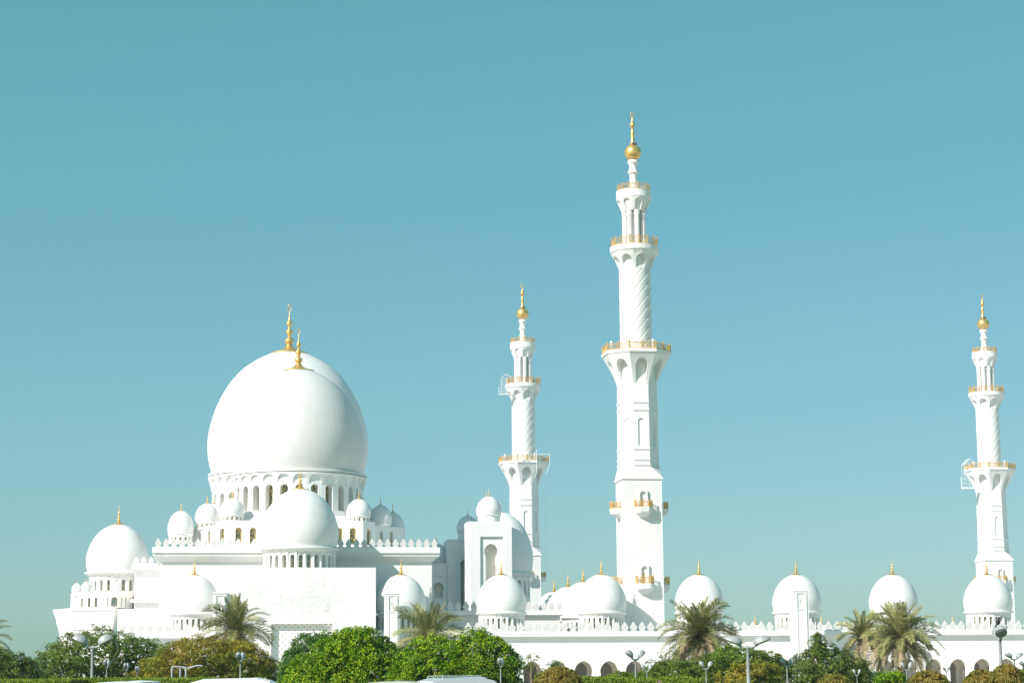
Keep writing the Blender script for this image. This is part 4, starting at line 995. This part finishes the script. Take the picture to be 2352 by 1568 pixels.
def tree(name, lobes_px, D, mat, label, cat, seed, group=None, trunk=True, ymul=.8, **kw):
    rng = np.random.default_rng(seed); k = D/FPX
    base = atd(lobes_px[0][0], 1545, D); lb = []
    for (cx, cy, rx, ry) in lobes_px:
        dd = rng.uniform(-.35, .35)*rx*k; p = atd(cx, cy, D+dd)
        lb.append((p.x-base.x, p.y-base.y, p.z, rx*k, max(rx*k*ymul, .4), ry*k))
    root = empty(name, (base.x, base.y, 0), label, cat, group)
    V, F = crown(lb, rng, **kw)
    mesh_np('crown' if trunk else 'foliage', V, F, mat, root)
    mb = MB(); rr = random.Random(seed); H = max(.5, min(l[2] for l in lb))
    tr = .16 if trunk else .05
    top = H if trunk else .4
    mb.tube([(0, 0, 0), (.05, .02, top*.35), (-.03, .04, top*.7)], tr, 8, r1=tr*.7)
    for l in lb:
        for j in range(4 if trunk else 2):
            e = (l[0]+rr.uniform(-.7, .7)*l[3], l[1]+rr.uniform(-.7, .7)*l[4], l[2]+rr.uniform(.1, .7)*l[5])
            s = (-.03, .04, top*.68); m_ = tuple(s[i]*.55+e[i]*.45 for i in range(3)); m_ = (m_[0], m_[1], m_[2]-.15)
            mb.tube([s, m_, e], tr*.55, 5, r1=.02)
    mb.build('trunk' if trunk else 'stem', BARK, root)
    return root
GT = 'garden trees in front of the mosque'
tree('shade_tree', [(15, 1545, 62, 52), (55, 1562, 42, 48), (-25, 1540, 60, 56)], 118, L_OLIVE, 'dark olive tree cut by the left edge of the picture', 'tree', 1, GT, dens=9)
tree('shade_tree', [(225, 1497, 105, 52), (135, 1527, 58, 48), (325, 1512, 62, 46), (170, 1562, 85, 50), (285, 1560, 90, 50)], 132, L_FLAT, 'broad feathery green tree behind the double-headed lamp on the left', 'tree', 2, GT, dens=7.5, flat=.85, gap=.12, cr=.42, rough=.13)
tree('shade_tree', [(455, 1508, 92, 44), (545, 1520, 75, 50), (395, 1545, 85, 42), (500, 1562, 120, 50), (605, 1555, 48, 52)], 122, L_OCHRE, 'broad tree with browning yellow-green leaves, under the palm left of the portal', 'tree', 3, GT, dens=8.5, flat=.8, cr=.4, rough=.12)
tree('clipped_tree', [(740, 1535, 90, 84), (700, 1560, 58, 62)], 110, L_DEEP, 'dark green rounded tree, left and behind the brightest one', 'tree', 4, GT, dens=11, rough=.07)
tree('clipped_tree', [(815, 1545, 112, 104), (745, 1572, 92, 76), (885, 1565, 88, 84), (815, 1500, 48, 58)], 102, L_GREEN, 'brightest green rounded tree in front of the entrance portal', 'tree', 5, GT, dens=12, rough=.08)
tree('clipped_tree', [(1010, 1545, 98, 86), (1105, 1535, 78, 85), (1140, 1565, 66, 78), (955, 1570, 62, 62)], 99, L_GREEN, 'bright green bulky tree right of the portal, behind the silver car', 'tree', 6, GT, dens=12, rough=.09)
tree('sapling', [(1222, 1518, 16, 20), (1238, 1535, 14, 16)], 150, L_OLIVE, 'thin wispy sapling just right of the bulky green tree', 'tree', 7, GT, dens=6, gap=.5, core=False, clump=34)
tree('sapling', [(1277, 1533, 20, 18), (1262, 1550, 20, 14)], 150, L_OLIVE, 'small sparse tree in front of the first arcade arch', 'tree', 8, GT, dens=9, gap=.3, core=False, clump=40)
tree('shade_tree', [(1560, 1545, 72, 32), (1500, 1556, 42, 28), (1610, 1540, 50, 32)], 140, L_FLAT, 'low olive-green tree under the shaggy palm in the right half', 'tree', 9, GT, dens=8, flat=.8, gap=.08)
tree('sapling', [(1532, 1515, 26, 22), (1500, 1528, 22, 16), (1545, 1500, 14, 18)], 145, L_OLIVE, 'see-through young tree left of the shaggy palm', 'tree', 10, GT, dens=7, gap=.45, core=False, clump=34)
tree('shade_tree', [(1690, 1512, 68, 30), (1745, 1525, 62, 32), (1655, 1530, 42, 34), (1780, 1535, 28, 24)], 128, L_FLAT, 'flat-topped green tree behind the wide double lamp on the right', 'tree', 11, GT, dens=8, flat=.85, gap=.08)
tree('shade_tree', [(1700, 1560, 55, 36), (1752, 1560, 42, 42), (1745, 1538, 30, 24)], 120, L_OCHRE, 'brown-leaved bushy tree with bare forked branches, behind the wide double lamp', 'tree', 12, GT, dens=8, gap=.12)
tree('shade_tree', [(1895, 1530, 68, 48), (1850, 1545, 48, 44), (1945, 1548, 52, 42), (1880, 1492, 22, 26), (1878, 1468, 7, 16)], 128, L_OLIVE, 'dark dense tree with a spiky top, left of the paired palms', 'tree', 13, GT, dens=8.5, rough=.2)
tree('shade_tree', [(2000, 1562, 42, 22), (1975, 1556, 30, 24)], 135, L_DEEP, 'low dark green tree at the foot of the paired palms', 'tree', 14, GT, dens=8, gap=.1)
tree('shrub', [(2048, 1562, 34, 22), (2062, 1555, 18, 16)], 112, L_GREEN, 'fresh green shrub under the larger of the paired palms', 'shrub', 15, 'shrubs in the garden', trunk=False, dens=9, gap=.1)
bush = dict(dens=80, clump=22, cr=.13, leaf=(.085, .055), rough=.035, flat=.2, trunk=False, ymul=1.0)
GB = 'rounded ochre shrubs along the garden edge'
for i, (L_, D_, lab) in enumerate((
    ([(1282, 1580, 58, 48)], 92, 'round brown-green shrub in front of the first arcade arches'),
    ([(1916, 1582, 44, 34)], 88, 'low mound-shaped ochre shrub below the dark spiky tree'),
    ([(2134, 1582, 50, 42)], 90, 'pointed russet shrub just right of the paired palms'),
    ([(2257, 1584, 46, 46)], 92, 'yellow-green rounded shrub left of the tall pole with the bird'),
    ([(2312, 1580, 40, 54), (2358, 1584, 40, 48)], 90, 'largest russet shrub, at the bottom right corner'))):
    tree('shrub', L_, D_, L_BUSH, lab, 'shrub', 30+i, GB, **bush)
tree('shrub', [(1425, 1560, 30, 20)], 110, L_HEDGE, 'small loose yellow-green shrub in front of the third arch', 'shrub', 40, 'shrubs in the garden', trunk=False, dens=14, cr=.2, leaf=(.12, .07), gap=.2)
def hedge(px0, px1, ytop, D, dep, label, seed, mat=L_HEDGE):
    rng = np.random.default_rng(seed); a = atd(px0, ytop, D); b = atd(px1, ytop, D); zt_ = a.z
    L = math.hypot(b.x-a.x, b.y-a.y); ang = math.atan2(b.y-a.y, b.x-a.x)
    o = empty('hedge', (a.x, a.y, 0), label, 'hedge', 'clipped hedges', ang)
    n = int(L*(dep+zt_)*900); n = min(n, 60000)
    x = rng.random(n)*L; s = rng.random(n)*(dep+zt_*.9); P = np.zeros((n, 3)); Nn = np.zeros((n, 3)); r = .35
    top = s < dep
    P[:, 0] = x; P[top, 1] = s[top]; P[top, 2] = zt_; Nn[top, 2] = 1
    fr = ~top; P[fr, 1] = 0; P[fr, 2] = zt_-(s[fr]-dep); Nn[fr, 1] = -1
    ed = top & (s < r); th = (s/r)*(math.pi/2); P[ed, 1] = r-r*np.cos(th[ed]); P[ed, 2] = zt_-r*(1-np.sin(th[ed])); 
    P += rng.normal(size=(n, 3))*.03; Nn = unit(Nn+rng.normal(size=(n, 3))*.6)
    V, F = leaf_quads(P, Nn, rng.uniform(.07, .13, n), rng.uniform(.05, .08, n), rng)
    mesh_np('foliage', V, F, mat, o)
    mb = MB(); mb.box(.05, L-.05, .12, dep-.05, 0, zt_-.08); mb.build('inner_branches', BARK, o)
hedge(1335, 1402, 1556, 98, 2.5, 'clipped hedge block in front of the second arch, right of the round shrub', 50)
hedge(1402, 1450, 1558, 96, 2.2, 'clipped hedge block left of the two-headed lamp by the arches', 51)
hedge(1450, 1520, 1560, 99, 2.0, 'long low clipped hedge right of the two-headed lamp by the arches', 52)
hedge(1520, 1592, 1556, 94, 3.5, 'widest clipped hedge, below the shaggy palm', 53)
hedge(1592, 1612, 1560, 97, 2.0, 'short end block of hedge below the shaggy palm', 54)
hedge(-10, 160, 1562, 100, 4, 'low bright hedge along the bottom left corner', 55)
hedge(160, 345, 1559, 104, 4, 'low bright hedge behind the small white car roof', 56)
hedge(345, 480, 1558.5, 102, 3, 'low bright hedge under the grey pipe frame', 57)

# palms
def palm(cx, cy, rpx, D, seed, label, nfr=46, droop=1.0, dry=.35, lean=0.0, boot=True):
    rng = random.Random(seed); k = D/FPX; R = rpx*k; c = atd(cx, cy, D)
    root = empty('date_palm', (c.x, c.y, 0), label, 'palm tree', 'date palms in front of the mosque')
    H = c.z; mb = MB(); rows = []
    for i in range(26):
        z = H*i/25; r = .24 + (.05 if i % 2 else 0) + (.10 if z > H-.8 else 0)
        rows.append([(r*math.cos(a)+lean*(z/H-1), r*math.sin(a), z) for a in [2*math.pi*j/10 for j in range(10)]])
    mb.grid(rows)
    for i in range(50):
        a = rng.random()*6.28; z = H-rng.random()*1.1; r = .3
        p = (r*math.cos(a), r*math.sin(a), z); mb.tube([p, (p[0]*1.9, p[1]*1.9, z+.45)], .05, 4, r1=.02)
    mb.build('trunk', PALMBARK, root)
    G = [MB(), MB()]
    for f in range(nfr):
        a = f*2.39996+rng.uniform(-.35, .35); u = (f+.5)/nfr        # u 0 = top, 1 = lowest
        el = math.radians(80-125*u)+rng.uniform(-.14, .14); L = R*rng.uniform(.95, 1.25)*(1.0 if u > .12 else .85)
        g = G[1] if rng.random() < max(0, (u-1+dry)/max(dry, .01)*1.3+.15)*(dry > 0) else G[0]
        d = Vector((math.cos(a)*math.cos(el), math.sin(a)*math.cos(el), math.sin(el))); p = Vector((0, 0, H+.15*(1-u))); n = 20; pts = [p.copy()]; dirs = [d.copy()]
        dr = rng.uniform(.045, .085)*droop*(1.0 if u > .15 else .6)
        for i in range(n):
            d = (d+Vector((0, 0, -dr*(.25+i/n*1.5)))).normalized(); p = p+d*(L/n); pts.append(p.copy()); dirs.append(d.copy())
        g.tube(pts[::2], .04, 4, r1=.01)
        tw = rng.uniform(-.7, .7)
        for i in range(2, n+1):
            for h in range(4):
                t = (i-h/4)/n
                q = pts[i]*(1-h/4)+pts[i-1]*(h/4); dd = dirs[i]; sd_ = dd.cross(Vector((0, 0, 1)))
                if sd_.length < .12: sd_ = Vector((math.sin(a), -math.cos(a), 0))
                sd_.normalize(); up = sd_.cross(dd); sd2 = (sd_*math.cos(tw)+up*math.sin(tw)); up2 = sd2.cross(dd)
                ll = L*.23*math.sin(math.pi*min(1, .12+t*.80))**.55*rng.uniform(.8, 1.15)
                for s in (-1, 1):
                    v = (sd2*s*.85+up2*rng.uniform(.0, .55)+dd*(.55+.6*t)+Vector((rng.uniform(-.12, .12), rng.uniform(-.12, .12), rng.uniform(-.3, .0)))).normalized()
                    e = q+v*ll; m_ = q+v*ll*.45; wv = dd*.036
                    g.face([q, m_+wv, e, m_-wv])
    G[0].build('fronds', L_PALM, root)
    if dry > 0: G[1].build('dry_fronds', L_PALMD, root)
    return root
palm(541, 1448, 84, 178, 1, 'upright date palm in front of the left pylon and portal wall', nfr=48, droop=.9, dry=.30)
palm(987, 1462, 84, 175, 2, 'date palm rising behind the bulky green tree, right of the portal', nfr=40, droop=.85, dry=.25)
palm(1607, 1462, 92, 150, 3, 'shaggy date palm with a thick skirt of hanging fronds, right of the tallest minaret', nfr=66, droop=1.0, dry=.5)
palm(1982, 1466, 62, 185, 4, 'smaller, thinner palm of the pair on the right', nfr=36, droop=1.1, dry=.4)
palm(2068, 1468, 88, 160, 5, 'larger drooping palm of the pair on the right', nfr=66, droop=1.05, dry=.5)
palm(-52, 1478, 80, 170, 6, 'palm at the left edge of which only frond tips show', nfr=34, droop=.9, dry=.2)

# ================================================================== STREET LAMPS
def lamp_tree():
    root = empty('street_lamp', (0, 0, 0), 'x', 'street lamp', 'grey garden lamps with two hooded heads')
    H = 4.2-.68
    mb = MB(); mb.lathe([(.14, 0), (.14, .25), (.085, .35), (.068, H-.05), (.085, H-.02), (.085, H+.02)], 14); mb.build('pole', GREYM, root, smooth=True)
    for s in (-1, 1):
        mb = MB(); pts = []
        for i in range(9):
            t = i/8; x = s*(.02+.46*math.sin(t*1.15)/math.sin(1.15)); z = H+.30*(1-math.cos(t*1.35))/(1-math.cos(1.35))
            pts.append((x, 0, z))
        mb.tube(pts, .07, 7, r1=.06); mb.build('arm', GREYM, root, smooth=True)
        # hood: upper shell of an ellipsoid tipped outwards, dark lens underneath
        mb = MB(); c = Vector((s*.60, 0, H+.36)); rot = Matrix.Rotation(-s*R_(30), 3, 'Y')
        rows = []
        for i in range(9):
            th = math.pi/2*i/8
            rows.append([tuple(c+rot @ Vector((.40*math.cos(th)*math.cos(a), .27*math.cos(th)*math.sin(a), .36*math.sin(th)-.03))) for a in [2*math.pi*j/18 for j in range(18)]])
        mb.grid(rows); h = mb.build('lamp_head', GREYM, root, smooth=True)
        mb = MB(); mb.grid([[tuple(c+rot @ Vector((.38*q*math.cos(a), .25*q*math.sin(a), -.03-.08*math.sqrt(max(0, 1-q*q))))) for a in [2*math.pi*j/18 for j in range(18)]] for q in (1.0, .8, .5, .01)])
        mb.build('lens', LENSM, h, smooth=True)
    return root
proto = None
LAMPS = [(211.5, 1457, 8, 'largest left lamp with both heads spread, before the feathery tree'),
 (245, 1514, 82, 'small end-on lamp, first to the right of the largest left lamp'),
 (290, 1521.5, 84, 'small end-on lamp, second to the right of the largest left lamp'),
 (315, 1529, 86, 'smallest end-on lamp, third to the right of the largest left lamp'),
 (552, 1497, 80, 'end-on lamp in front of the browning tree below the palm'),
 (1150, 1510, 78, 'slim end-on lamp in front of the bulky green tree'),
 (1460, 1492, 30, 'two-headed lamp in front of the arcade arch near the long hedge'),
 (1486, 1525, 10, 'tiny two-headed lamp just right of the one at the long hedge'),
 (1622, 1518, 12, 'little two-headed lamp below the shaggy palm'),
 (1719, 1459, -6, 'big wide-armed lamp in front of the brown-leaved tree'),
 (1808, 1511, 25, 'two-headed lamp at the left edge of the dark spiky tree'),
 (2083, 1520, 15, 'two-headed lamp beneath the larger of the paired palms'),
 (1968, 1536, 5, 'tiniest pale lamp in the dark trees under the smaller palm'),
 (2174, 1531, 35, 'tiny lamp in front of an arch, right of the russet pointed shrub'),
 (2300, 1437, 84, 'tallest-looking lamp pole on the right, with a bird on its head'),
 (2331, 1498, 22, 'two-headed lamp just right of the pole with the bird'),
 (2356, 1517, 22, 'lamp cut by the right edge of the picture')]
for (px, yt, rot, lab) in LAMPS:
    D0 = 2.5*FPX/(1562-yt)
    D = {245: 108, 290: 109, 315: 110, 552: 106, 1150: 90, 1460: 112, 1486: 122, 1622: 116, 1808: 115, 2083: 102, 1968: 116, 2174: 210, 2300: 93, 2356: 150}.get(px, D0)
    kk = min(1.0, D/D0*1.0)*{211.5: 1.17, 1719: 1.38}.get(px, 1.0); p = atd(px, 1545, D)
    if proto is None: proto = lamp_tree(); o = proto
    else: o = copy_tree(proto)
    o.location = (p.x, p.y, 0); o.rotation_euler.z = R_(rot)-YAW; o['label'] = lab
    zt_ = zat(yt, p.x, p.y); o.scale = (kk, kk, zt_/4.2)
    if px == 2300: bird_p = (p.x, p.y, zt_)
# bird
bx_, by_, bz_ = bird_p; bp = at(2283, 1436, by_)
o = MB()
o.sphere((0, 0, .16), .11, 12, 0, (1.0, .8, 1.25)); o.sphere((.05, 0, .33), .062, 10, 0, (1, .9, 1)); o.tube([(.09, 0, .335), (.17, 0, .32)], .02, 5, r1=.004)
o.tube([(-.05, 0, .10), (-.16, 0, -.04), (-.22, 0, -.10)], .045, 6, r1=.02)
for s in (-1, 1): o.tube([(0, s*.03, .05), (.01, s*.03, -.04)], .01, 4)
b = o.build('perched_bird', BIRDM, None, (at(2293, 1437, by_).x, by_, bz_+.03), smooth=True)
b.rotation_euler.z = R_(20); tag(b, 'black bird perched on the lamp head near the right edge', 'bird')

# ================================================================== GREY PIPE FRAME
D = 106; g0 = atd(395, 1545, D)
o = empty('pipe_frame', (g0.x, g0.y, 0), 'grey tubular frame of three posts with a wavy top rail, before the browning tree', 'frame')
for (px, dy) in ((395.5, 0), (414.5, 3.0), (427.5, -1.0)):
    p = atd(px, 1530, D+dy); mb = MB(); mb.tube([(p.x-g0.x, p.y-g0.y, 0), (p.x-g0.x, p.y-g0.y, p.z)], .055, 8); mb.build('post', GREYM, o)
mb = MB()
ptl = [(395, 1530.5, 0), (405, 1530, 0), (414.5, 1530.5, 0), (421, 1532, 0), (428, 1533.5, -1), (436, 1533, -1), (444, 1530, -1), (452, 1528, -1), (459, 1527.5, -1), (465, 1528.5, -1)]
mb.tube([tuple(atd(a, b, D+c)-Vector((g0.x, g0.y, 0))) for a, b, c in ptl], .05, 6)
mb.tube([tuple(atd(a, b, D+c)-Vector((g0.x, g0.y, 0))) for a, b, c in ((414.5, 1530.5, 3), (421, 1531, 2), (428, 1533, -1))], .045, 6)
mb.build('top_rail', GREYM, o)

# ================================================================== CARS
def paint(name, c):
    m, t, b = nm(name); b.inputs['Base Color'].default_value = (*c, 1); b.inputs['Roughness'].default_value = .28; b.inputs['Coat Weight'].default_value = .6
    n = N(t, 'ShaderNodeTexNoise', Scale=2.0); tc = N(t, 'ShaderNodeTexCoord'); t.links.new(tc.outputs['Object'], n.inputs['Vector'])
    r = ramp(t, [(.3, tuple(x*.95 for x in c)), (.7, c)], n.outputs['Fac']); t.links.new(r.outputs[0], b.inputs['Base Color'])
    return m
PW, PS, PC = paint('white_paint', (.78, .79, .80)), paint('silver_paint', (.55, .56, .56)), paint('cream_paint', (.70, .64, .52))
CGL = simple('tinted_car_glass', (.05, .07, .08), .08)
def car(x, y, rz, L, Wd, H, mat, label, rack=False):
    o = empty('parked_car', (x, y, 0), label, 'car', 'cars at the roadside', rz)
    def section(prof, wf, m_=0):
        """prof: closed side outline (x,z); wf(z) half width"""
        mb = MB(); n = len(prof)
        for i in range(n):
            (xa, za), (xb, zb) = prof[i], prof[(i+1) % n]
            rows = []
            for (xx, zz) in ((xa, za), (xb, zb)):
                w_ = wf(zz); rows.append([(xx, -w_, zz), (xx, -w_*.5, zz+.012*H), (xx, 0, zz+.018*H), (xx, w_*.5, zz+.012*H), (xx, w_, zz)])
            mb.grid(rows, 0, closed=False)
        for s in (-1, 1): mb.face([(a, s*wf(b_), b_) for a, b_ in prof])
        return mb
    h = L/2; belt = H*.60
    lower = [(-h, .35), (-h+.05, .25), (h-.05, .25), (h, .38), (h-.02, .62*belt), (h-.12, .78*belt), (h-.9, belt*.98), (h-1.1, belt), (-h+.35, belt), (-h+.08, belt*.95), (-h, .7*belt)]
    b = section(lower, lambda z: Wd/2*(1-.04*abs(z-belt*.6)/belt)).build('body', mat, o, smooth=True)
    cab = [(-h+.18, belt), (h-1.25, belt), (h-1.95, H*.955), (h-2.25, H*.99), (0, H), (-h+.75, H*.985), (-h+.45, H*.94)]
    wf = lambda z: Wd/2*(.97-.20*max(0, (z-belt)/(H-belt)))
    section([(a, z) for a, z in cab], lambda z: wf(z)*.985).build('roof', mat, b, smooth=True)
    mb = MB()
    zt_ = H*.91; zb_ = belt+.05
    for s in (-1, 1):
        for (a0, a1, t0, t1) in ((-h+.45, -h+1.45, -h+.75, -h+1.40), (-h+1.55, -.05, -h+1.50, -.10), (.05, h-1.45, .0, h-2.05)):
            mb.face([(a0, s*(wf(zb_)+.004), zb_), (a1, s*(wf(zb_)+.004), zb_), (t1, s*(wf(zt_)+.004), zt_), (t0, s*(wf(zt_)+.004), zt_)])
    mb.build('side_window', CGL, b)
    mb = MB(); mb.face([(h-1.27, -wf(belt)*.9, belt+.06), (h-1.27, wf(belt)*.9, belt+.06), (h-1.92, wf(zt_)*.86, H*.94), (h-1.92, -wf(zt_)*.86, H*.94)]); mb.face([(-h+.15, -wf(belt)*.85, belt+.1), (-h+.15, wf(belt)*.85, belt+.1), (-h+.40, wf(zt_)*.82, H*.92), (-h+.40, -wf(zt_)*.82, H*.92)])
    mb.build('windscreen', CGL, b)
    for s in (-1, 1):
        mb = MB(); mb.box(h-.10, h-.0, s*Wd*.33-.18, s*Wd*.33+.18, .62*belt, .76*belt); mb.build('headlight', WHITEM, b)
        for xw in (-h+.85, h-.9):
            mb = MB(); mb.lathe([(.20, -.11), (.32, -.11), (.34, -.07), (.34, .07), (.32, .11), (.20, .11)], 22)
            wv = MB(); wv.v = [(a, c, b2) for a, b2, c in mb.v]; wv.f = mb.f; wv.m = mb.m
            wo = wv.build('wheel', RUBBER, o, (xw, s*(Wd/2-.1), .34), smooth=True)
            mb = MB(); mb.lathe([(.02, -.12), (.21, -.10), (.21, .10), (.02, .12)], 14); wv = MB(); wv.v = [(a, c, b2) for a, b2, c in mb.v]; wv.f = mb.f; wv.m = mb.m
            wv.build('rim', GREYM, wo)
    if rack:
        for s in (-1, 1):
            mb = MB(); mb.tube([(-h+.8, s*wf(H)*.8, H+.05), (h-2.3, s*wf(H)*.8, H+.05)], .02, 5)
            for xx in (-h+.8, -.3, h-2.3): mb.tube([(xx, s*wf(H)*.8, H-.03), (xx, s*wf(H)*.8, H+.05)], .02, 5)
            mb.build('roof_rail', GREYM, b)
    return o
def car_at(px, ytop, D, rz, L, Wd, mat, label, rack=False):
    p = atd(px, ytop, D); car(p.x, p.y, rz-YAW, L, Wd, p.z, mat, label, rack)
car_at(598, 1557.5, 56, 0, 4.55, 1.95, PW, 'long white car whose roof crosses the bottom edge below the pipe frame')
car_at(318, 1564, 62, R_(78), 4.4, 1.8, PW, 'white car of which only a sliver of roof shows, left of the long white car')
car_at(1098, 1555.5, 60, R_(24), 4.3, 1.9, PS, 'silver car whose roof shows below the bulky green tree', True)
car_at(915, 1564.5, 60, R_(85), 4.2, 1.75, PC, 'cream car just left of the silver car, only the roof edge in view')

# ================================================================== HAZE
mb = MB(); mb.box(-420, 620, -40, 760, -1.2, 122)
m = bpy.data.materials.new('haze'); m.use_nodes = True; t = m.node_tree; t.nodes.remove(t.nodes['Principled BSDF'])
v = t.nodes.new('ShaderNodeVolumePrincipled'); v.inputs['Color'].default_value = (0.93, 0.97, 1.0, 1); v.inputs['Density'].default_value = 0.00016; v.inputs['Anisotropy'].default_value = 0.2
t.links.new(v.outputs[0], t.nodes['Material Output'].inputs['Volume'])
tag(mb.build('haze', m), kind='stuff')
